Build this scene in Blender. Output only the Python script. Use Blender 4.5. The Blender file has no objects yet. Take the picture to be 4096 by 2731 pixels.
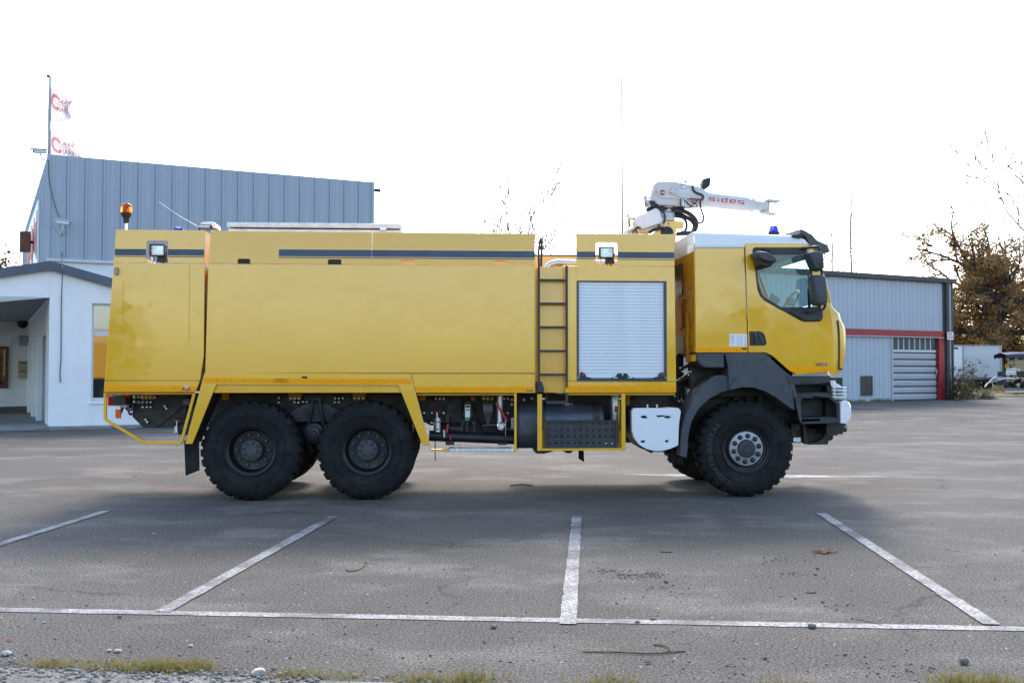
import bpy, bmesh, math, random
from mathutils import Vector, Matrix, noise
from mathutils.geometry import tessellate_polygon
R = math.radians
random.seed(7)
scene = bpy.context.scene

# ------------------------------------------------------------------ camera
F, CX, CY = 4200.0, 2048.0, 1365.5          # focal length and centre of the 4096 px photograph
HC = 1.51                                    # eye height, metres
PITCH = math.atan(124.5 / F)
cam_d = bpy.data.cameras.new('camera')
cam = bpy.data.objects.new('camera', cam_d)
scene.collection.objects.link(cam)
cam.location = (0, 0, HC)
cam.rotation_euler = (R(90) + PITCH, 0, 0)
cam_d.sensor_width = 36.0
cam_d.lens = 36.0 * F / 4096.0
cam_d.clip_start = 0.1
cam_d.clip_end = 3000
scene.camera = cam

# ------------------------------------------------------------------ sky, sun, exposure
SUN_EL, SUN_AZ = R(41), R(5)                 # azimuth measured from +Y (straight ahead) towards +X
world = bpy.data.worlds.new('World')
scene.world = world
world.use_nodes = True
wn, wl = world.node_tree.nodes, world.node_tree.links
wn.clear()
w_out = wn.new('ShaderNodeOutputWorld')
w_bg = wn.new('ShaderNodeBackground')
w_sky = wn.new('ShaderNodeTexSky')
w_sky.sky_type = 'NISHITA'
w_sky.sun_disc = False
w_sky.sun_elevation = SUN_EL
w_sky.sun_rotation = SUN_AZ
w_sky.altitude = 20
w_sky.air_density = 1.0
w_sky.dust_density = 1.6
w_sky.ozone_density = 1.0
w_bg.inputs['Strength'].default_value = 0.15
wl.new(w_sky.outputs['Color'], w_bg.inputs['Color'])
wl.new(w_bg.outputs['Background'], w_out.inputs['Surface'])

sun_d = bpy.data.lights.new('sun', 'SUN')
sun_d.energy = 1.1
sun_d.angle = R(11)
sun_d.color = (1.0, 0.93, 0.83)
sun = bpy.data.objects.new('sun', sun_d)
scene.collection.objects.link(sun)
sun_dir = Vector((math.sin(SUN_AZ) * math.cos(SUN_EL), math.cos(SUN_AZ) * math.cos(SUN_EL), math.sin(SUN_EL)))
sun.rotation_euler = (-sun_dir).to_track_quat('-Z', 'Y').to_euler()
sun.location = sun_dir * 60

scene.view_settings.view_transform = 'Standard'
scene.view_settings.look = 'None'
scene.view_settings.gamma = 1.0
scene.view_settings.use_curve_mapping = False
scene.view_settings.exposure = 1.68
scene.render.engine = 'CYCLES'
scene.cycles.max_bounces = 8
scene.cycles.transparent_max_bounces = 16
scene.cycles.caustics_reflective = False
scene.cycles.caustics_refractive = False

# ------------------------------------------------------------------ measuring: photograph pixel -> metres on a plane of the place
def ray(px, py):
    a, b = (px - CX) / F, (CY - py) / F
    c, s = math.cos(PITCH), math.sin(PITCH)
    return Vector((a, c - s * b, s + c * b))
CAMP = Vector((0, 0, HC))
class Frame:
    """A local frame standing on the ground: x along its front, y into depth, z up."""
    def __init__(self, loc, rz):
        self.loc, self.rz = Vector(loc), rz
        self.m = Matrix.Translation(self.loc) @ Matrix.Rotation(rz, 4, 'Z')
        self.inv = self.m.inverted()
    def on(self, px, py, y=0.0):
        o, d = self.inv @ CAMP, self.inv.to_3x3() @ ray(px, py)
        p = o + d * ((y - o.y) / d.y)
        return p.x, p.z
    def depth_at(self, px, x, z):
        """depth y at which the point (x, y, z) is seen in photograph column px"""
        lo, hi = -40.0, 120.0
        for _ in range(60):
            y = (lo + hi) / 2
            w = self.m @ Vector((x, y, z)) - CAMP
            c = CX + F * w.x / (w.y * math.cos(PITCH) + w.z * math.sin(PITCH))
            if c > px: lo = y
            else: hi = y
        return y
def hgt(x, y):
    return max(0.0, min(0.0165 * (y - 30.0), 1.4))
def ground_at(px, py):
    d = ray(px, py)
    t = 5.0
    for _ in range(40):
        p = CAMP + d * t
        t = (hgt(p.x, p.y) - HC) / d.z if d.z < -1e-6 else 60
    return CAMP + d * t

# ------------------------------------------------------------------ mesh building
class MB:
    def __init__(self): self.v, self.f = [], []
    def add(self, vs, fs):
        o = len(self.v); self.v += [tuple(p) for p in vs]; self.f += [tuple(i + o for i in f) for f in fs]; return self
    def box(self, x0, x1, y0, y1, z0, z1):
        return self.add([(x0,y0,z0),(x1,y0,z0),(x1,y1,z0),(x0,y1,z0),(x0,y0,z1),(x1,y0,z1),(x1,y1,z1),(x0,y1,z1)],
                        [(0,3,2,1),(4,5,6,7),(0,1,5,4),(1,2,6,5),(2,3,7,6),(3,0,4,7)])
    def obox(self, c, ax, ay, az):
        """box from centre and three half-axis vectors"""
        c, ax, ay, az = Vector(c), Vector(ax), Vector(ay), Vector(az)
        vs = [c + ax*i + ay*j + az*k for k in (-1,1) for (i,j) in ((-1,-1),(1,-1),(1,1),(-1,1))]
        return self.add(vs, [(0,3,2,1),(4,5,6,7),(0,1,5,4),(1,2,6,5),(2,3,7,6),(3,0,4,7)])
    def bar(self, p0, p1, w, h, up=(0,0,1)):
        p0, p1 = Vector(p0), Vector(p1); d = p1 - p0; n = d.normalized(); u = Vector(up)
        if abs(n.dot(u)) > .98: u = Vector((0,1,0))
        s = n.cross(u).normalized(); u = s.cross(n)
        return self.obox((p0+p1)/2, d/2, s*w/2, u*h/2)
    def prism(self, poly, y0, y1, holes=(), axis='y', y0b=None):
        """poly of (x,z) pushed from y0 to y1; holes cut through"""
        loops = [list(poly)] + [list(h) for h in holes]
        if axis == 'y': mk = lambda a, b, t: (a, t, b)
        elif axis == 'x': mk = lambda a, b, t: (t, a, b)
        else: mk = lambda a, b, t: (a, b, t)
        n = sum(len(l) for l in loops); vs = []
        for t in (y0, y1):
            for l in loops: vs += [mk(a, b, t) for a, b in l]
        fs = []
        if len(loops) == 1:
            fs += [tuple(range(n)), tuple(range(2*n-1, n-1, -1))]
        else:
            tri = tessellate_polygon([[Vector((a, b, 0)) for a, b in l] for l in loops])
            fs += [tuple(t) for t in tri] + [tuple(i + n for i in reversed(t)) for t in tri]
        o = 0
        for l in loops:
            k = len(l)
            for i in range(k):
                j = (i + 1) % k
                fs.append((o+i, o+j, n+o+j, n+o+i))
            o += k
        return self.add(vs, fs)
    def loft(self, rings, cap=True, closed=False):
        k = len(rings[0]); o = len(self.v); vs = [p for r in rings for p in r]; fs = []
        m = len(rings)
        for a in range(m if closed else m - 1):
            b = (a + 1) % m
            for i in range(k):
                j = (i + 1) % k
                fs.append((a*k+i, a*k+j, b*k+j, b*k+i))
        if cap and not closed: fs += [tuple(range(k-1, -1, -1)), tuple((m-1)*k + i for i in range(k))]
        return self.add(vs, fs)
    def tube(self, pts, r, n=8, closed=False, cap=True):
        pts = [Vector(p) for p in pts]; m = len(pts); rs = r if isinstance(r, (list, tuple)) else [r]*m
        rings = []; prev = None
        for i, p in enumerate(pts):
            if closed: d = pts[(i+1) % m] - pts[i-1]
            else: d = pts[min(i+1, m-1)] - pts[max(i-1, 0)]
            d.normalize()
            if prev is None:
                u = Vector((0,0,1)) if abs(d.z) < .9 else Vector((0,1,0))
                u = (u - d*u.dot(d)).normalized()
            else:
                u = prev - d*prev.dot(d)
                u = u.normalized() if u.length > 1e-5 else d.orthogonal().normalized()
            prev = u; w = d.cross(u)
            rings.append([p + (u*math.cos(2*math.pi*k/n) + w*math.sin(2*math.pi*k/n))*rs[i] for k in range(n)])
        return self.loft(rings, cap, closed)
    def cyl(self, p0, p1, r0, r1=None, n=20):
        return self.tube([p0, p1], [r0, r0 if r1 is None else r1], n)
    def lathe(self, prof, c, axis=(0,1,0), n=32, closed=False):
        """prof of (radius, along axis); closed joins last to first"""
        c, ax = Vector(c), Vector(axis).normalized(); u = ax.orthogonal().normalized(); w = ax.cross(u)
        rings = [[c + ax*h + (u*math.cos(2*math.pi*k/n) + w*math.sin(2*math.pi*k/n))*max(r, 1e-4) for k in range(n)] for r, h in prof]
        return self.loft(rings, not closed, closed)
    def ball(self, c, rx, ry=None, rz=None, n=12, m=7):
        ry = rx if ry is None else ry; rz = rx if rz is None else rz
        rings = []
        for i in range(m + 1):
            t = math.pi*i/m; s = max(math.sin(t), .001)
            rings.append([(c[0]+rx*s*math.cos(2*math.pi*k/n), c[1]+ry*s*math.sin(2*math.pi*k/n), c[2]-rz*math.cos(t)) for k in range(n)])
        return self.loft(rings)
    def build(self, name, mat, parent=None, smooth=35, bevel=0, seg=2, kind=None, label=None, cat=None, group=None, fix=True, loc=None, rz=0):
        me = bpy.data.meshes.new(name)
        me.from_pydata(self.v, [], self.f)
        if fix:
            bm = bmesh.new(); bm.from_mesh(me)
            bmesh.ops.recalc_face_normals(bm, faces=bm.faces); bm.to_mesh(me); bm.free()
        me.materials.append(mat)
        if smooth:
            me.polygons.foreach_set('use_smooth', [True]*len(me.polygons)); me.set_sharp_from_angle(angle=R(smooth))
        o = bpy.data.objects.new(name, me); scene.collection.objects.link(o)
        if parent: o.parent = parent
        if bevel:
            b = o.modifiers.new('bevel', 'BEVEL'); b.width = bevel; b.segments = seg; b.limit_method = 'ANGLE'; b.angle_limit = R(40)
            b.use_clamp_overlap = True; b.harden_normals = bool(smooth)
        if loc is not None: o.location = loc
        if rz: o.rotation_euler = (0, 0, rz)
        tag(o, label, cat, group, kind)
        return o
def tag(o, label=None, cat=None, group=None, kind=None):
    if label: o['label'] = label
    if cat: o['category'] = cat
    if group: o['group'] = group
    if kind: o['kind'] = kind
    return o
def thing(name, label, cat, loc=(0,0,0), rz=0, group=None):
    o = bpy.data.objects.new(name, None); scene.collection.objects.link(o)
    o.empty_display_size = .3; o.location = loc; o.rotation_euler = (0, 0, rz)
    return tag(o, label, cat, group)
def copy_tree(o, parent=None):
    c = o.copy(); scene.collection.objects.link(c)
    if parent: c.parent = parent
    for ch in list(o.children): copy_tree(ch, c)
    return c
def part_copy(o, loc=None):
    c = o.copy(); scene.collection.objects.link(c)
    if loc is not None: c.location = loc
    return c
def smooth_path(pts, n=6, closed=False):
    pts = [Vector(p) for p in pts]; m = len(pts); out = []
    for i in range(m if closed else m - 1):
        a, b, c, d = (pts[(i+k) % m] if closed else pts[min(max(i+k, 0), m-1)] for k in (-1, 0, 1, 2))
        for k in range(n):
            t = k/n
            out.append(.5*((2*b) + (c-a)*t + (2*a-5*b+4*c-d)*t*t + (-a+3*b-3*c+d)*t**3))
    if not closed: out.append(pts[-1])
    return out
def arc(cx, cz, r, a0, a1, n=8, rz=None):
    rz = r if rz is None else rz
    return [(cx + r*math.cos(R(a0+(a1-a0)*i/n)), cz + rz*math.sin(R(a0+(a1-a0)*i/n))) for i in range(n+1)]
def rrect(x0, x1, z0, z1, r, n=4, corners='abcd'):
    """rounded rectangle; corners a=bottom left b=bottom right c=top right d=top left"""
    out = []
    out += arc(x0+r, z0+r, r, 180, 270, n) if 'a' in corners else [(x0, z0)]
    out += arc(x1-r, z0+r, r, 270, 360, n) if 'b' in corners else [(x1, z0)]
    out += arc(x1-r, z1-r, r, 0, 90, n) if 'c' in corners else [(x1, z1)]
    out += arc(x0+r, z1-r, r, 90, 180, n) if 'd' in corners else [(x0, z1)]
    return out
def text_shapes(s, size=1.0, bold=0.0, shear=0.0):
    """flat lettering as vertices (x, y) and faces, from Blender's own font"""
    cu = bpy.data.curves.new('lettering', 'FONT'); cu.body = s; cu.size = size; cu.offset = bold; cu.shear = shear
    cu.resolution_u = 3; cu.fill_mode = 'FRONT'
    o = bpy.data.objects.new('lettering', cu); scene.collection.objects.link(o)
    bpy.context.view_layer.update()
    me = bpy.data.meshes.new_from_object(o.evaluated_get(bpy.context.evaluated_depsgraph_get()))
    vs = [(v.co.x, v.co.y) for v in me.vertices]; fs = [tuple(p.vertices) for p in me.polygons]
    bpy.data.objects.remove(o); bpy.data.curves.remove(cu); bpy.data.meshes.remove(me)
    return vs, fs
def fit_text(s, x0, x1, z0, z1, bold=0.0, shear=0.0):
    vs, fs = text_shapes(s, 1, bold, shear)
    ax, bx = min(v[0] for v in vs), max(v[0] for v in vs); ay, by = min(v[1] for v in vs), max(v[1] for v in vs)
    return [(x0 + (v[0]-ax)/(bx-ax)*(x1-x0), z0 + (v[1]-ay)/(by-ay)*(z1-z0)) for v in vs], fs

# ------------------------------------------------------------------ materials
def new_mat(name):
    m = bpy.data.materials.new(name); m.use_nodes = True
    nt = m.node_tree; b = nt.nodes['Principled BSDF']
    return m, nt, b
def node(nt, kind, **kw):
    n = nt.nodes.new(kind)
    for k, v in kw.items():
        if k in n.inputs: n.inputs[k].default_value = v
        else: setattr(n, k, v)
    return n
def ramp(nt, fac, stops):
    r = nt.nodes.new('ShaderNodeValToRGB'); els = r.color_ramp.elements
    while len(els) < len(stops): els.new(.5)
    for e, (p, c) in zip(els, stops):
        e.position = p; e.color = (*c, 1) if len(c) == 3 else c
    nt.links.new(fac, r.inputs['Fac']); return r.outputs['Color']
def coords(nt, scale=(1,1,1), out='Object'):
    tc = nt.nodes.new('ShaderNodeTexCoord'); mp = nt.nodes.new('ShaderNodeMapping'); mp.inputs['Scale'].default_value = scale
    nt.links.new(tc.outputs[out], mp.inputs['Vector']); return mp.outputs['Vector']
def nz(nt, vec, scale, detail=4, rough=.55):
    n = node(nt, 'ShaderNodeTexNoise', Scale=scale, Detail=detail, Roughness=rough); nt.links.new(vec, n.inputs['Vector']); return n.outputs['Fac']
def mixc(nt, fac, a, b, mode='MIX'):
    m = nt.nodes.new('ShaderNodeMix'); m.data_type = 'RGBA'; m.blend_type = mode
    for sock, v in ((m.inputs[0], fac), (m.inputs[6], a), (m.inputs[7], b)):
        if hasattr(v, 'links'): nt.links.new(v, sock)
        elif isinstance(v, (int, float)): sock.default_value = v
        else: sock.default_value = (*v, 1)
    return m.outputs[2]
def bump(nt, b, height, strength=.3, dist=.01):
    bp = node(nt, 'ShaderNodeBump', Strength=strength, Distance=dist); nt.links.new(height, bp.inputs['Height'])
    nt.links.new(bp.outputs['Normal'], b.inputs['Normal'])
def mk(name, col, rough=.5, metal=0.0, var=.12, scale=3.0, coat=0.0, bmp=0.0, bscale=60, spec=.5, dirt=None, dscale=1.5, damt=.25, rvar=.12, stretch=(1,1,1)):
    m, nt, b = new_mat(name)
    vec = coords(nt, stretch)
    n1 = nz(nt, vec, scale, 5)
    dark = tuple(c*(1-var) for c in col); light = tuple(min(1, c*(1+var)) for c in col)
    c = ramp(nt, n1, [(.3, dark), (.7, light)])
    if dirt:
        d = ramp(nt, nz(nt, vec, dscale, 6, .65), [(.48, (0,0,0)), (.75, (1,1,1))])
        dm = nt.nodes.new('ShaderNodeMath'); dm.operation = 'MULTIPLY'; dm.inputs[1].default_value = damt; nt.links.new(d, dm.inputs[0])
        c = mixc(nt, dm.outputs[0], c, dirt)
    nt.links.new(c, b.inputs['Base Color'])
    rr = ramp(nt, nz(nt, vec, scale*2.3, 4), [(.3, (max(0, rough-rvar),)*3), (.7, (min(1, rough+rvar),)*3)])
    nt.links.new(rr, b.inputs['Roughness'])
    b.inputs['Metallic'].default_value = metal
    b.inputs['Specular IOR Level'].default_value = spec
    if coat:
        b.inputs['Coat Weight'].default_value = coat; b.inputs['Coat Roughness'].default_value = .05
    if bmp: bump(nt, b, nz(nt, vec, bscale, 3), bmp, .004)
    return m
def glass_mat(name, tint=(.75,.85,.85), refl=.12):
    m, nt, b = new_mat(name); nt.nodes.remove(b)
    out = nt.nodes['Material Output']
    tr = node(nt, 'ShaderNodeBsdfTransparent'); tr.inputs['Color'].default_value = (*tint, 1)
    gl = node(nt, 'ShaderNodeBsdfGlossy', Roughness=.02)
    fr = node(nt, 'ShaderNodeFresnel', IOR=1.5)
    ad = nt.nodes.new('ShaderNodeMath'); ad.operation = 'ADD'; ad.inputs[1].default_value = refl; ad.use_clamp = True
    mx = nt.nodes.new('ShaderNodeMixShader')
    nt.links.new(fr.outputs[0], ad.inputs[0]); nt.links.new(ad.outputs[0], mx.inputs[0])
    nt.links.new(tr.outputs[0], mx.inputs[1]); nt.links.new(gl.outputs[0], mx.inputs[2]); nt.links.new(mx.outputs[0], out.inputs['Surface'])
    return m
def lens_mat(name, col, trans=.6):
    m, nt, b = new_mat(name)
    b.inputs['Base Color'].default_value = (*col, 1); b.inputs['Roughness'].default_value = .12
    b.inputs['Transmission Weight'].default_value = trans; b.inputs['IOR'].default_value = 1.25
    n = nz(nt, coords(nt), 30, 2); bump(nt, b, n, .15, .002)
    return m
M = {}
def paint_mat():
    m, nt, b = new_mat('yellow_paint')
    vec = coords(nt)
    big = nz(nt, vec, .9, 5, .6)
    c = ramp(nt, big, [(.3, (.81,.425,.008)), (.7, (.85,.452,.011))])
    smear_sheen = ramp(nt, nz(nt, coords(nt, (1,1,2.2)), 1.0, 8, .62), [(.47, (0,0,0)), (.53, (.7,.7,.7)), (.6, (.25,.25,.25)), (.75, (1,1,1))])  # golden patches: wash marks, plus soft reflections put into the base colour
    sm = nt.nodes.new('ShaderNodeMath'); sm.operation = 'MULTIPLY'; sm.inputs[1].default_value = .16; nt.links.new(smear_sheen, sm.inputs[0])
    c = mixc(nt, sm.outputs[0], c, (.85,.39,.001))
    nt.links.new(c, b.inputs['Base Color'])
    rr = ramp(nt, nz(nt, coords(nt, (1,1,1.6)), 1.8, 6, .65), [(.35, (.18,)*3), (.7, (.34,)*3)])
    nt.links.new(rr, b.inputs['Roughness'])
    b.inputs['Coat Weight'].default_value = 1.0; b.inputs['Coat IOR'].default_value = 1.6; b.inputs['Specular IOR Level'].default_value = .3
    # dried wash marks in the lacquer
    cw = ramp(nt, nz(nt, coords(nt, (1,1,1.3)), 1.1, 8, .62), [(.46, (.02,)*3), (.52, (.16,)*3), (.60, (.05,)*3), (.68, (.22,)*3)])
    nt.links.new(cw, b.inputs['Coat Roughness'])
    bump(nt, b, nz(nt, vec, 1.6, 3), .09, .02)
    return m
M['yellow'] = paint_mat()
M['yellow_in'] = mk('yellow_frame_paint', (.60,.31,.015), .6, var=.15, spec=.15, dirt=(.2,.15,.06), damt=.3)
M['tape'] = mk('reflective_tape', (1.0,.375,.001), .5, var=.0, scale=40, spec=.15)
M['blue_stripe'] = mk('navy_stripe', (.035,.055,.10), .4, var=.08)
M['white'] = mk('white_paint', (.80,.80,.79), .3, var=.03, coat=.4, dirt=(.55,.52,.46), damt=.12)
M['cream'] = mk('monitor_white', (.60,.59,.56), .4, var=.05, dirt=(.4,.36,.3), dscale=4, damt=.25)
M['film'] = mk('white_film', (.78,.79,.80), .38, var=.03, bmp=.3, bscale=9)
M['dark'] = mk('dark_plastic', (.030,.032,.035), .55, var=.15, bmp=.12, bscale=220)
M['grey_plastic'] = mk('grey_plastic', (.050,.054,.062), .6, var=.1, scale=5, bmp=.15, bscale=260, dirt=(.16,.15,.13), damt=.25)
M['black'] = mk('black_metal', (.012,.012,.013), .5, var=.25, scale=8)
M['chassis'] = mk('chassis_black', (.018,.018,.019), .55, var=.3, scale=6, dirt=(.10,.085,.065), dscale=3, damt=.5)
M['rubber'] = mk('tyre_rubber', (.013,.013,.014), .8, var=.25, scale=12, bmp=.2, bscale=90, dirt=(.07,.064,.055), dscale=5, damt=.3, spec=.2)
M['letter_rubber'] = mk('tyre_lettering', (.032,.032,.034), .65, var=.1)
M['rim'] = mk('rim_black', (.009,.0095,.011), .5, var=.2)
M['steel'] = mk('steel', (.55,.56,.58), .32, metal=1.0, var=.1, scale=9)
M['ring'] = mk('ring_grey', (.30,.32,.35), .4, metal=.6, var=.08)
M['alu'] = mk('aluminium', (.62,.64,.67), .42, metal=.85, var=.06, scale=6, stretch=(1,1,6))
M['slat'] = mk('shutter_aluminium', (.72,.74,.77), .45, metal=.1, var=.04, scale=2, dirt=(.42,.42,.42), dscale=2.2, damt=.2)
M['red'] = mk('red_paint', (.50,.020,.018), .4, var=.15)
M['sign_red'] = mk('sign_red', (.55,.03,.03), .5, var=.05)
M['tank_grey'] = mk('tank_grey', (.06,.07,.09), .38, metal=.2, var=.12)
M['tank_red'] = mk('label_red', (.35,.03,.03), .5)
M['marker'] = mk('marker_lens', (.30,.20,.18), .25, var=.3, scale=40)
M['label_white'] = mk('label_white', (.8,.8,.8), .5, var=.03)
M['label_black'] = mk('label_black', (.015,.015,.015), .5)
M['green_dark'] = mk('dark_green', (.01,.06,.02), .5)
M['label_green'] = mk('label_green', (.05,.32,.12), .5)
M['chrome'] = mk('chrome', (.8,.81,.83), .12, metal=1.0, var=.03, rvar=.05)
M['glass'] = glass_mat('window_glass', (.74,.86,.87), .0)
M['lamp_glass'] = glass_mat('lamp_glass', (.9,.95,.97), .12)
M['orange_lens'] = lens_mat('orange_lens', (1.0,.27,.015), .88)
M['blue_lens'] = lens_mat('blue_lens', (.08,.12,1.0), .8)
M['red_lens'] = lens_mat('red_lens', (.6,.01,.01), .3)
M['reflector'] = mk('lamp_reflector', (.82,.84,.86), .18, metal=.9, var=.05)
M['hose'] = mk('black_hose', (.02,.02,.022), .5, var=.2)
M['trim'] = mk('cab_trim', (.30,.31,.32), .7, var=.08)
M['dash'] = mk('dashboard_grey', (.10,.105,.115), .6, var=.1)
M['brown'] = mk('visor_smoke', (.035,.028,.025), .3, var=.1)
def tread_mat():
    m, nt, b = new_mat('checker_plate')
    vec = coords(nt)
    b.inputs['Metallic'].default_value = .7; b.inputs['Roughness'].default_value = .35
    c = ramp(nt, nz(nt, vec, 8, 4), [(.3, (.55,.58,.61)), (.7, (.75,.78,.80))]); nt.links.new(c, b.inputs['Base Color'])
    ch = node(nt, 'ShaderNodeTexChecker', Scale=20.0); nt.links.new(vec, ch.inputs['Vector'])
    wv = node(nt, 'ShaderNodeTexWave', Scale=16.0); wv.bands_direction = 'DIAGONAL'; nt.links.new(vec, wv.inputs['Vector'])
    w2 = node(nt, 'ShaderNodeTexWave', Scale=16.0); w2.bands_direction = 'DIAGONAL'
    nt.links.new(coords(nt, (-1,1,1)), w2.inputs['Vector'])
    hm = mixc(nt, ch.outputs['Fac'], wv.outputs['Color'], w2.outputs['Color'])
    bump(nt, b, hm, .8, .004); return m
M['tread'] = tread_mat()

# ================================================================== THE SETTING
def asphalt_mat():
    m, nt, b = new_mat('asphalt')
    vec = coords(nt)
    big = nz(nt, vec, .35, 6, .6)
    base = ramp(nt, big, [(.30, (.092,.084,.073)), (.52, (.119,.109,.095)), (.72, (.152,.139,.121))])
    # pale dusty patches: dappled sunlight put into the ground colour
    dapple = ramp(nt, nz(nt, coords(nt, (.8,1.1,1)), .75, 8, .68), [(.50, (0,0,0)), (.72, (1,1,1))])
    dm = nt.nodes.new('ShaderNodeMath'); dm.operation = 'MULTIPLY'; dm.inputs[1].default_value = .75; nt.links.new(dapple, dm.inputs[0])
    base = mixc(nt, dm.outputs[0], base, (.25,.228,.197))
    # fine aggregate
    g0 = nz(nt, vec, 58, 4, .75)
    base = mixc(nt, .74, base, ramp(nt, g0, [(.38, (.30,)*3), (.5, (.92,)*3), (.61, (1.9,)*3)]), 'MULTIPLY')
    g1 = nz(nt, vec, 95, 3, .7); g2 = nz(nt, vec, 260, 2, .7)
    base = mixc(nt, .75, base, ramp(nt, g1, [(.34, (.30,)*3), (.5, (.9,)*3), (.66, (1.9,)*3)]), 'MULTIPLY')
    base = mixc(nt, .55, base, ramp(nt, g2, [(.3, (.5,)*3), (.7, (1.5,)*3)]), 'MULTIPLY')
    # scattered white chips
    vo = node(nt, 'ShaderNodeTexVoronoi', Scale=11.0); nt.links.new(vec, vo.inputs['Vector'])
    ch = ramp(nt, vo.outputs['Distance'], [(.05, (1,1,1)), (.10, (0,0,0))])
    sel = ramp(nt, vo.outputs['Color'], [(.62, (0,0,0)), (.66, (1,1,1))])
    base = mixc(nt, mixc(nt, 1.0, ch, sel, 'MULTIPLY'), base, (.52,.50,.47))
    vd = node(nt, 'ShaderNodeTexVoronoi', Scale=21.0); nt.links.new(vec, vd.inputs['Vector'])
    cd = ramp(nt, vd.outputs['Distance'], [(.05, (1,1,1)), (.11, (0,0,0))])
    sd = ramp(nt, vd.outputs['Color'], [(.70, (0,0,0)), (.74, (1,1,1))])
    base = mixc(nt, mixc(nt, .8, (0,0,0), mixc(nt, 1.0, cd, sd, 'MULTIPLY')), base, (.045,.045,.048))
    # hair cracks
    vc = node(nt, 'ShaderNodeTexVoronoi', Scale=.33); vc.feature = 'DISTANCE_TO_EDGE'
    wob = node(nt, 'ShaderNodeTexNoise', Scale=2.5, Detail=5.0); nt.links.new(vec, wob.inputs['Vector'])
    va = nt.nodes.new('ShaderNodeVectorMath'); va.operation = 'MULTIPLY_ADD'; va.inputs[1].default_value = (.5,.5,0)
    nt.links.new(wob.outputs['Color'], va.inputs[0]); nt.links.new(vec, va.inputs[2]); nt.links.new(va.outputs[0], vc.inputs['Vector'])
    cr = ramp(nt, vc.outputs['Distance'], [(.0, (1,1,1)), (.006, (0,0,0))])
    crs = mixc(nt, 1.0, cr, ramp(nt, nz(nt, vec, .5, 2), [(.52, (0,0,0)), (.6, (.7,.7,.7))]), 'MULTIPLY')
    base = mixc(nt, crs, base, (.05,.048,.045))
    nt.links.new(base, b.inputs['Base Color'])
    b.inputs['Roughness'].default_value = .9; b.inputs['Specular IOR Level'].default_value = .12
    hb = mixc(nt, .5, g1, g2); bump(nt, b, hb, .55, .008)
    return m
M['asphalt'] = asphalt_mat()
def paint_line_mat():
    m, nt, b = new_mat('worn_road_paint')
    vec = coords(nt)
    wear = ramp(nt, nz(nt, vec, 55, 5, .75), [(.42, (0,0,0)), (.54, (1,1,1))])
    wear2 = ramp(nt, nz(nt, vec, 2.0, 5, .6), [(.38, (.05,)*3), (.54, (1,1,1))])
    f = mixc(nt, 1.0, wear, wear2, 'MULTIPLY')
    c = mixc(nt, f, (.11,.107,.103), ramp(nt, nz(nt, vec, 14, 4), [(.3, (.36,.345,.325)), (.7, (.50,.48,.455))]))
    vc = node(nt, 'ShaderNodeTexVoronoi', Scale=5.0); vc.feature = 'DISTANCE_TO_EDGE'; nt.links.new(vec, vc.inputs['Vector'])
    c = mixc(nt, ramp(nt, vc.outputs['Distance'], [(.0, (.8,)*3), (.022, (0,0,0))]), c, (.15,.15,.15))
    nt.links.new(c, b.inputs['Base Color']); b.inputs['Roughness'].default_value = .8
    bump(nt, b, wear, .3, .003); return m
M['line'] = paint_line_mat()
def earth_mat(name, a, bb, cc, scale=2.0):
    m, nt, b = new_mat(name)
    vec = coords(nt)
    c = ramp(nt, nz(nt, vec, scale, 7, .65), [(.32, a), (.5, bb), (.68, cc)])
    c = mixc(nt, .6, c, ramp(nt, nz(nt, vec, 60, 3, .7), [(.3, (.5,)*3), (.7, (1.5,)*3)]), 'MULTIPLY')
    nt.links.new(c, b.inputs['Base Color']); b.inputs['Roughness'].default_value = .95
    bump(nt, b, nz(nt, vec, 40, 4), .8, .03); return m
M['verge'] = earth_mat('grassy_earth', (.10,.10,.035), (.16,.15,.06), (.26,.21,.13), .7)
M['gravel_bed'] = earth_mat('gravel_bed', (.14,.13,.115), (.21,.195,.172), (.30,.28,.25), 3.0)

def axis_steps(stops):
    out = []
    for (a, b, n) in stops: out += [a + (b-a)*i/n for i in range(n)]
    return out + [stops[-1][1]]
gx = axis_steps([(-400,-60,6), (-60,60,24), (60,400,6)])
gy = axis_steps([(-80,0,6), (0,30,10), (30,60,10), (60,120,12), (120,900,8)])
g = MB()
g.add([(x, y, hgt(x, y)) for y in gy for x in gx],
      [(j*len(gx)+i, j*len(gx)+i+1, (j+1)*len(gx)+i+1, (j+1)*len(gx)+i) for j in range(len(gy)-1) for i in range(len(gx)-1)])
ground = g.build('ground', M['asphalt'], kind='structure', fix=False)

# painted bay lines
def painted_line(a, b, w, dz, ragged=True):
    a, b = ground_at(*a), ground_at(*b); d = (b-a); n = max(6, int(d.length/.12)); d2 = d.normalized(); s = Vector((-d2.y, d2.x, 0))
    mb = MB(); vs = []
    for i in range(n+1):
        p = a + d*(i/n)
        e = [w/2 + (noise.noise(p*9 + Vector((k*7, 0, 0)))*.010 if ragged else 0) for k in (0, 1)]
        vs += [(p + s*e[0]).to_tuple()[:2] + (dz,), (p - s*e[1]).to_tuple()[:2] + (dz,)]
    mb.add(vs, [(2*i, 2*i+1, 2*i+3, 2*i+2) for i in range(n)])
    return mb
for i, (a, b, w) in enumerate([((-260,2434),(4380,2521),.112), ((648,2449),(1333,2067),.105), ((2271,2498),(2308,2067),.10), ((3968,2500),(3285,2054),.105), ((-300,2271),(424,2045),.105)]):
    painted_line(a, b, w, .004 if i == 0 else .008).build('bay_line', M['line'], kind='structure', smooth=0)
mb = MB(); vs = [ground_at(*p) for p in ((2480,1896),(3150,1899),(3568,1906),(3165,1912),(2700,1905))]
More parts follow.
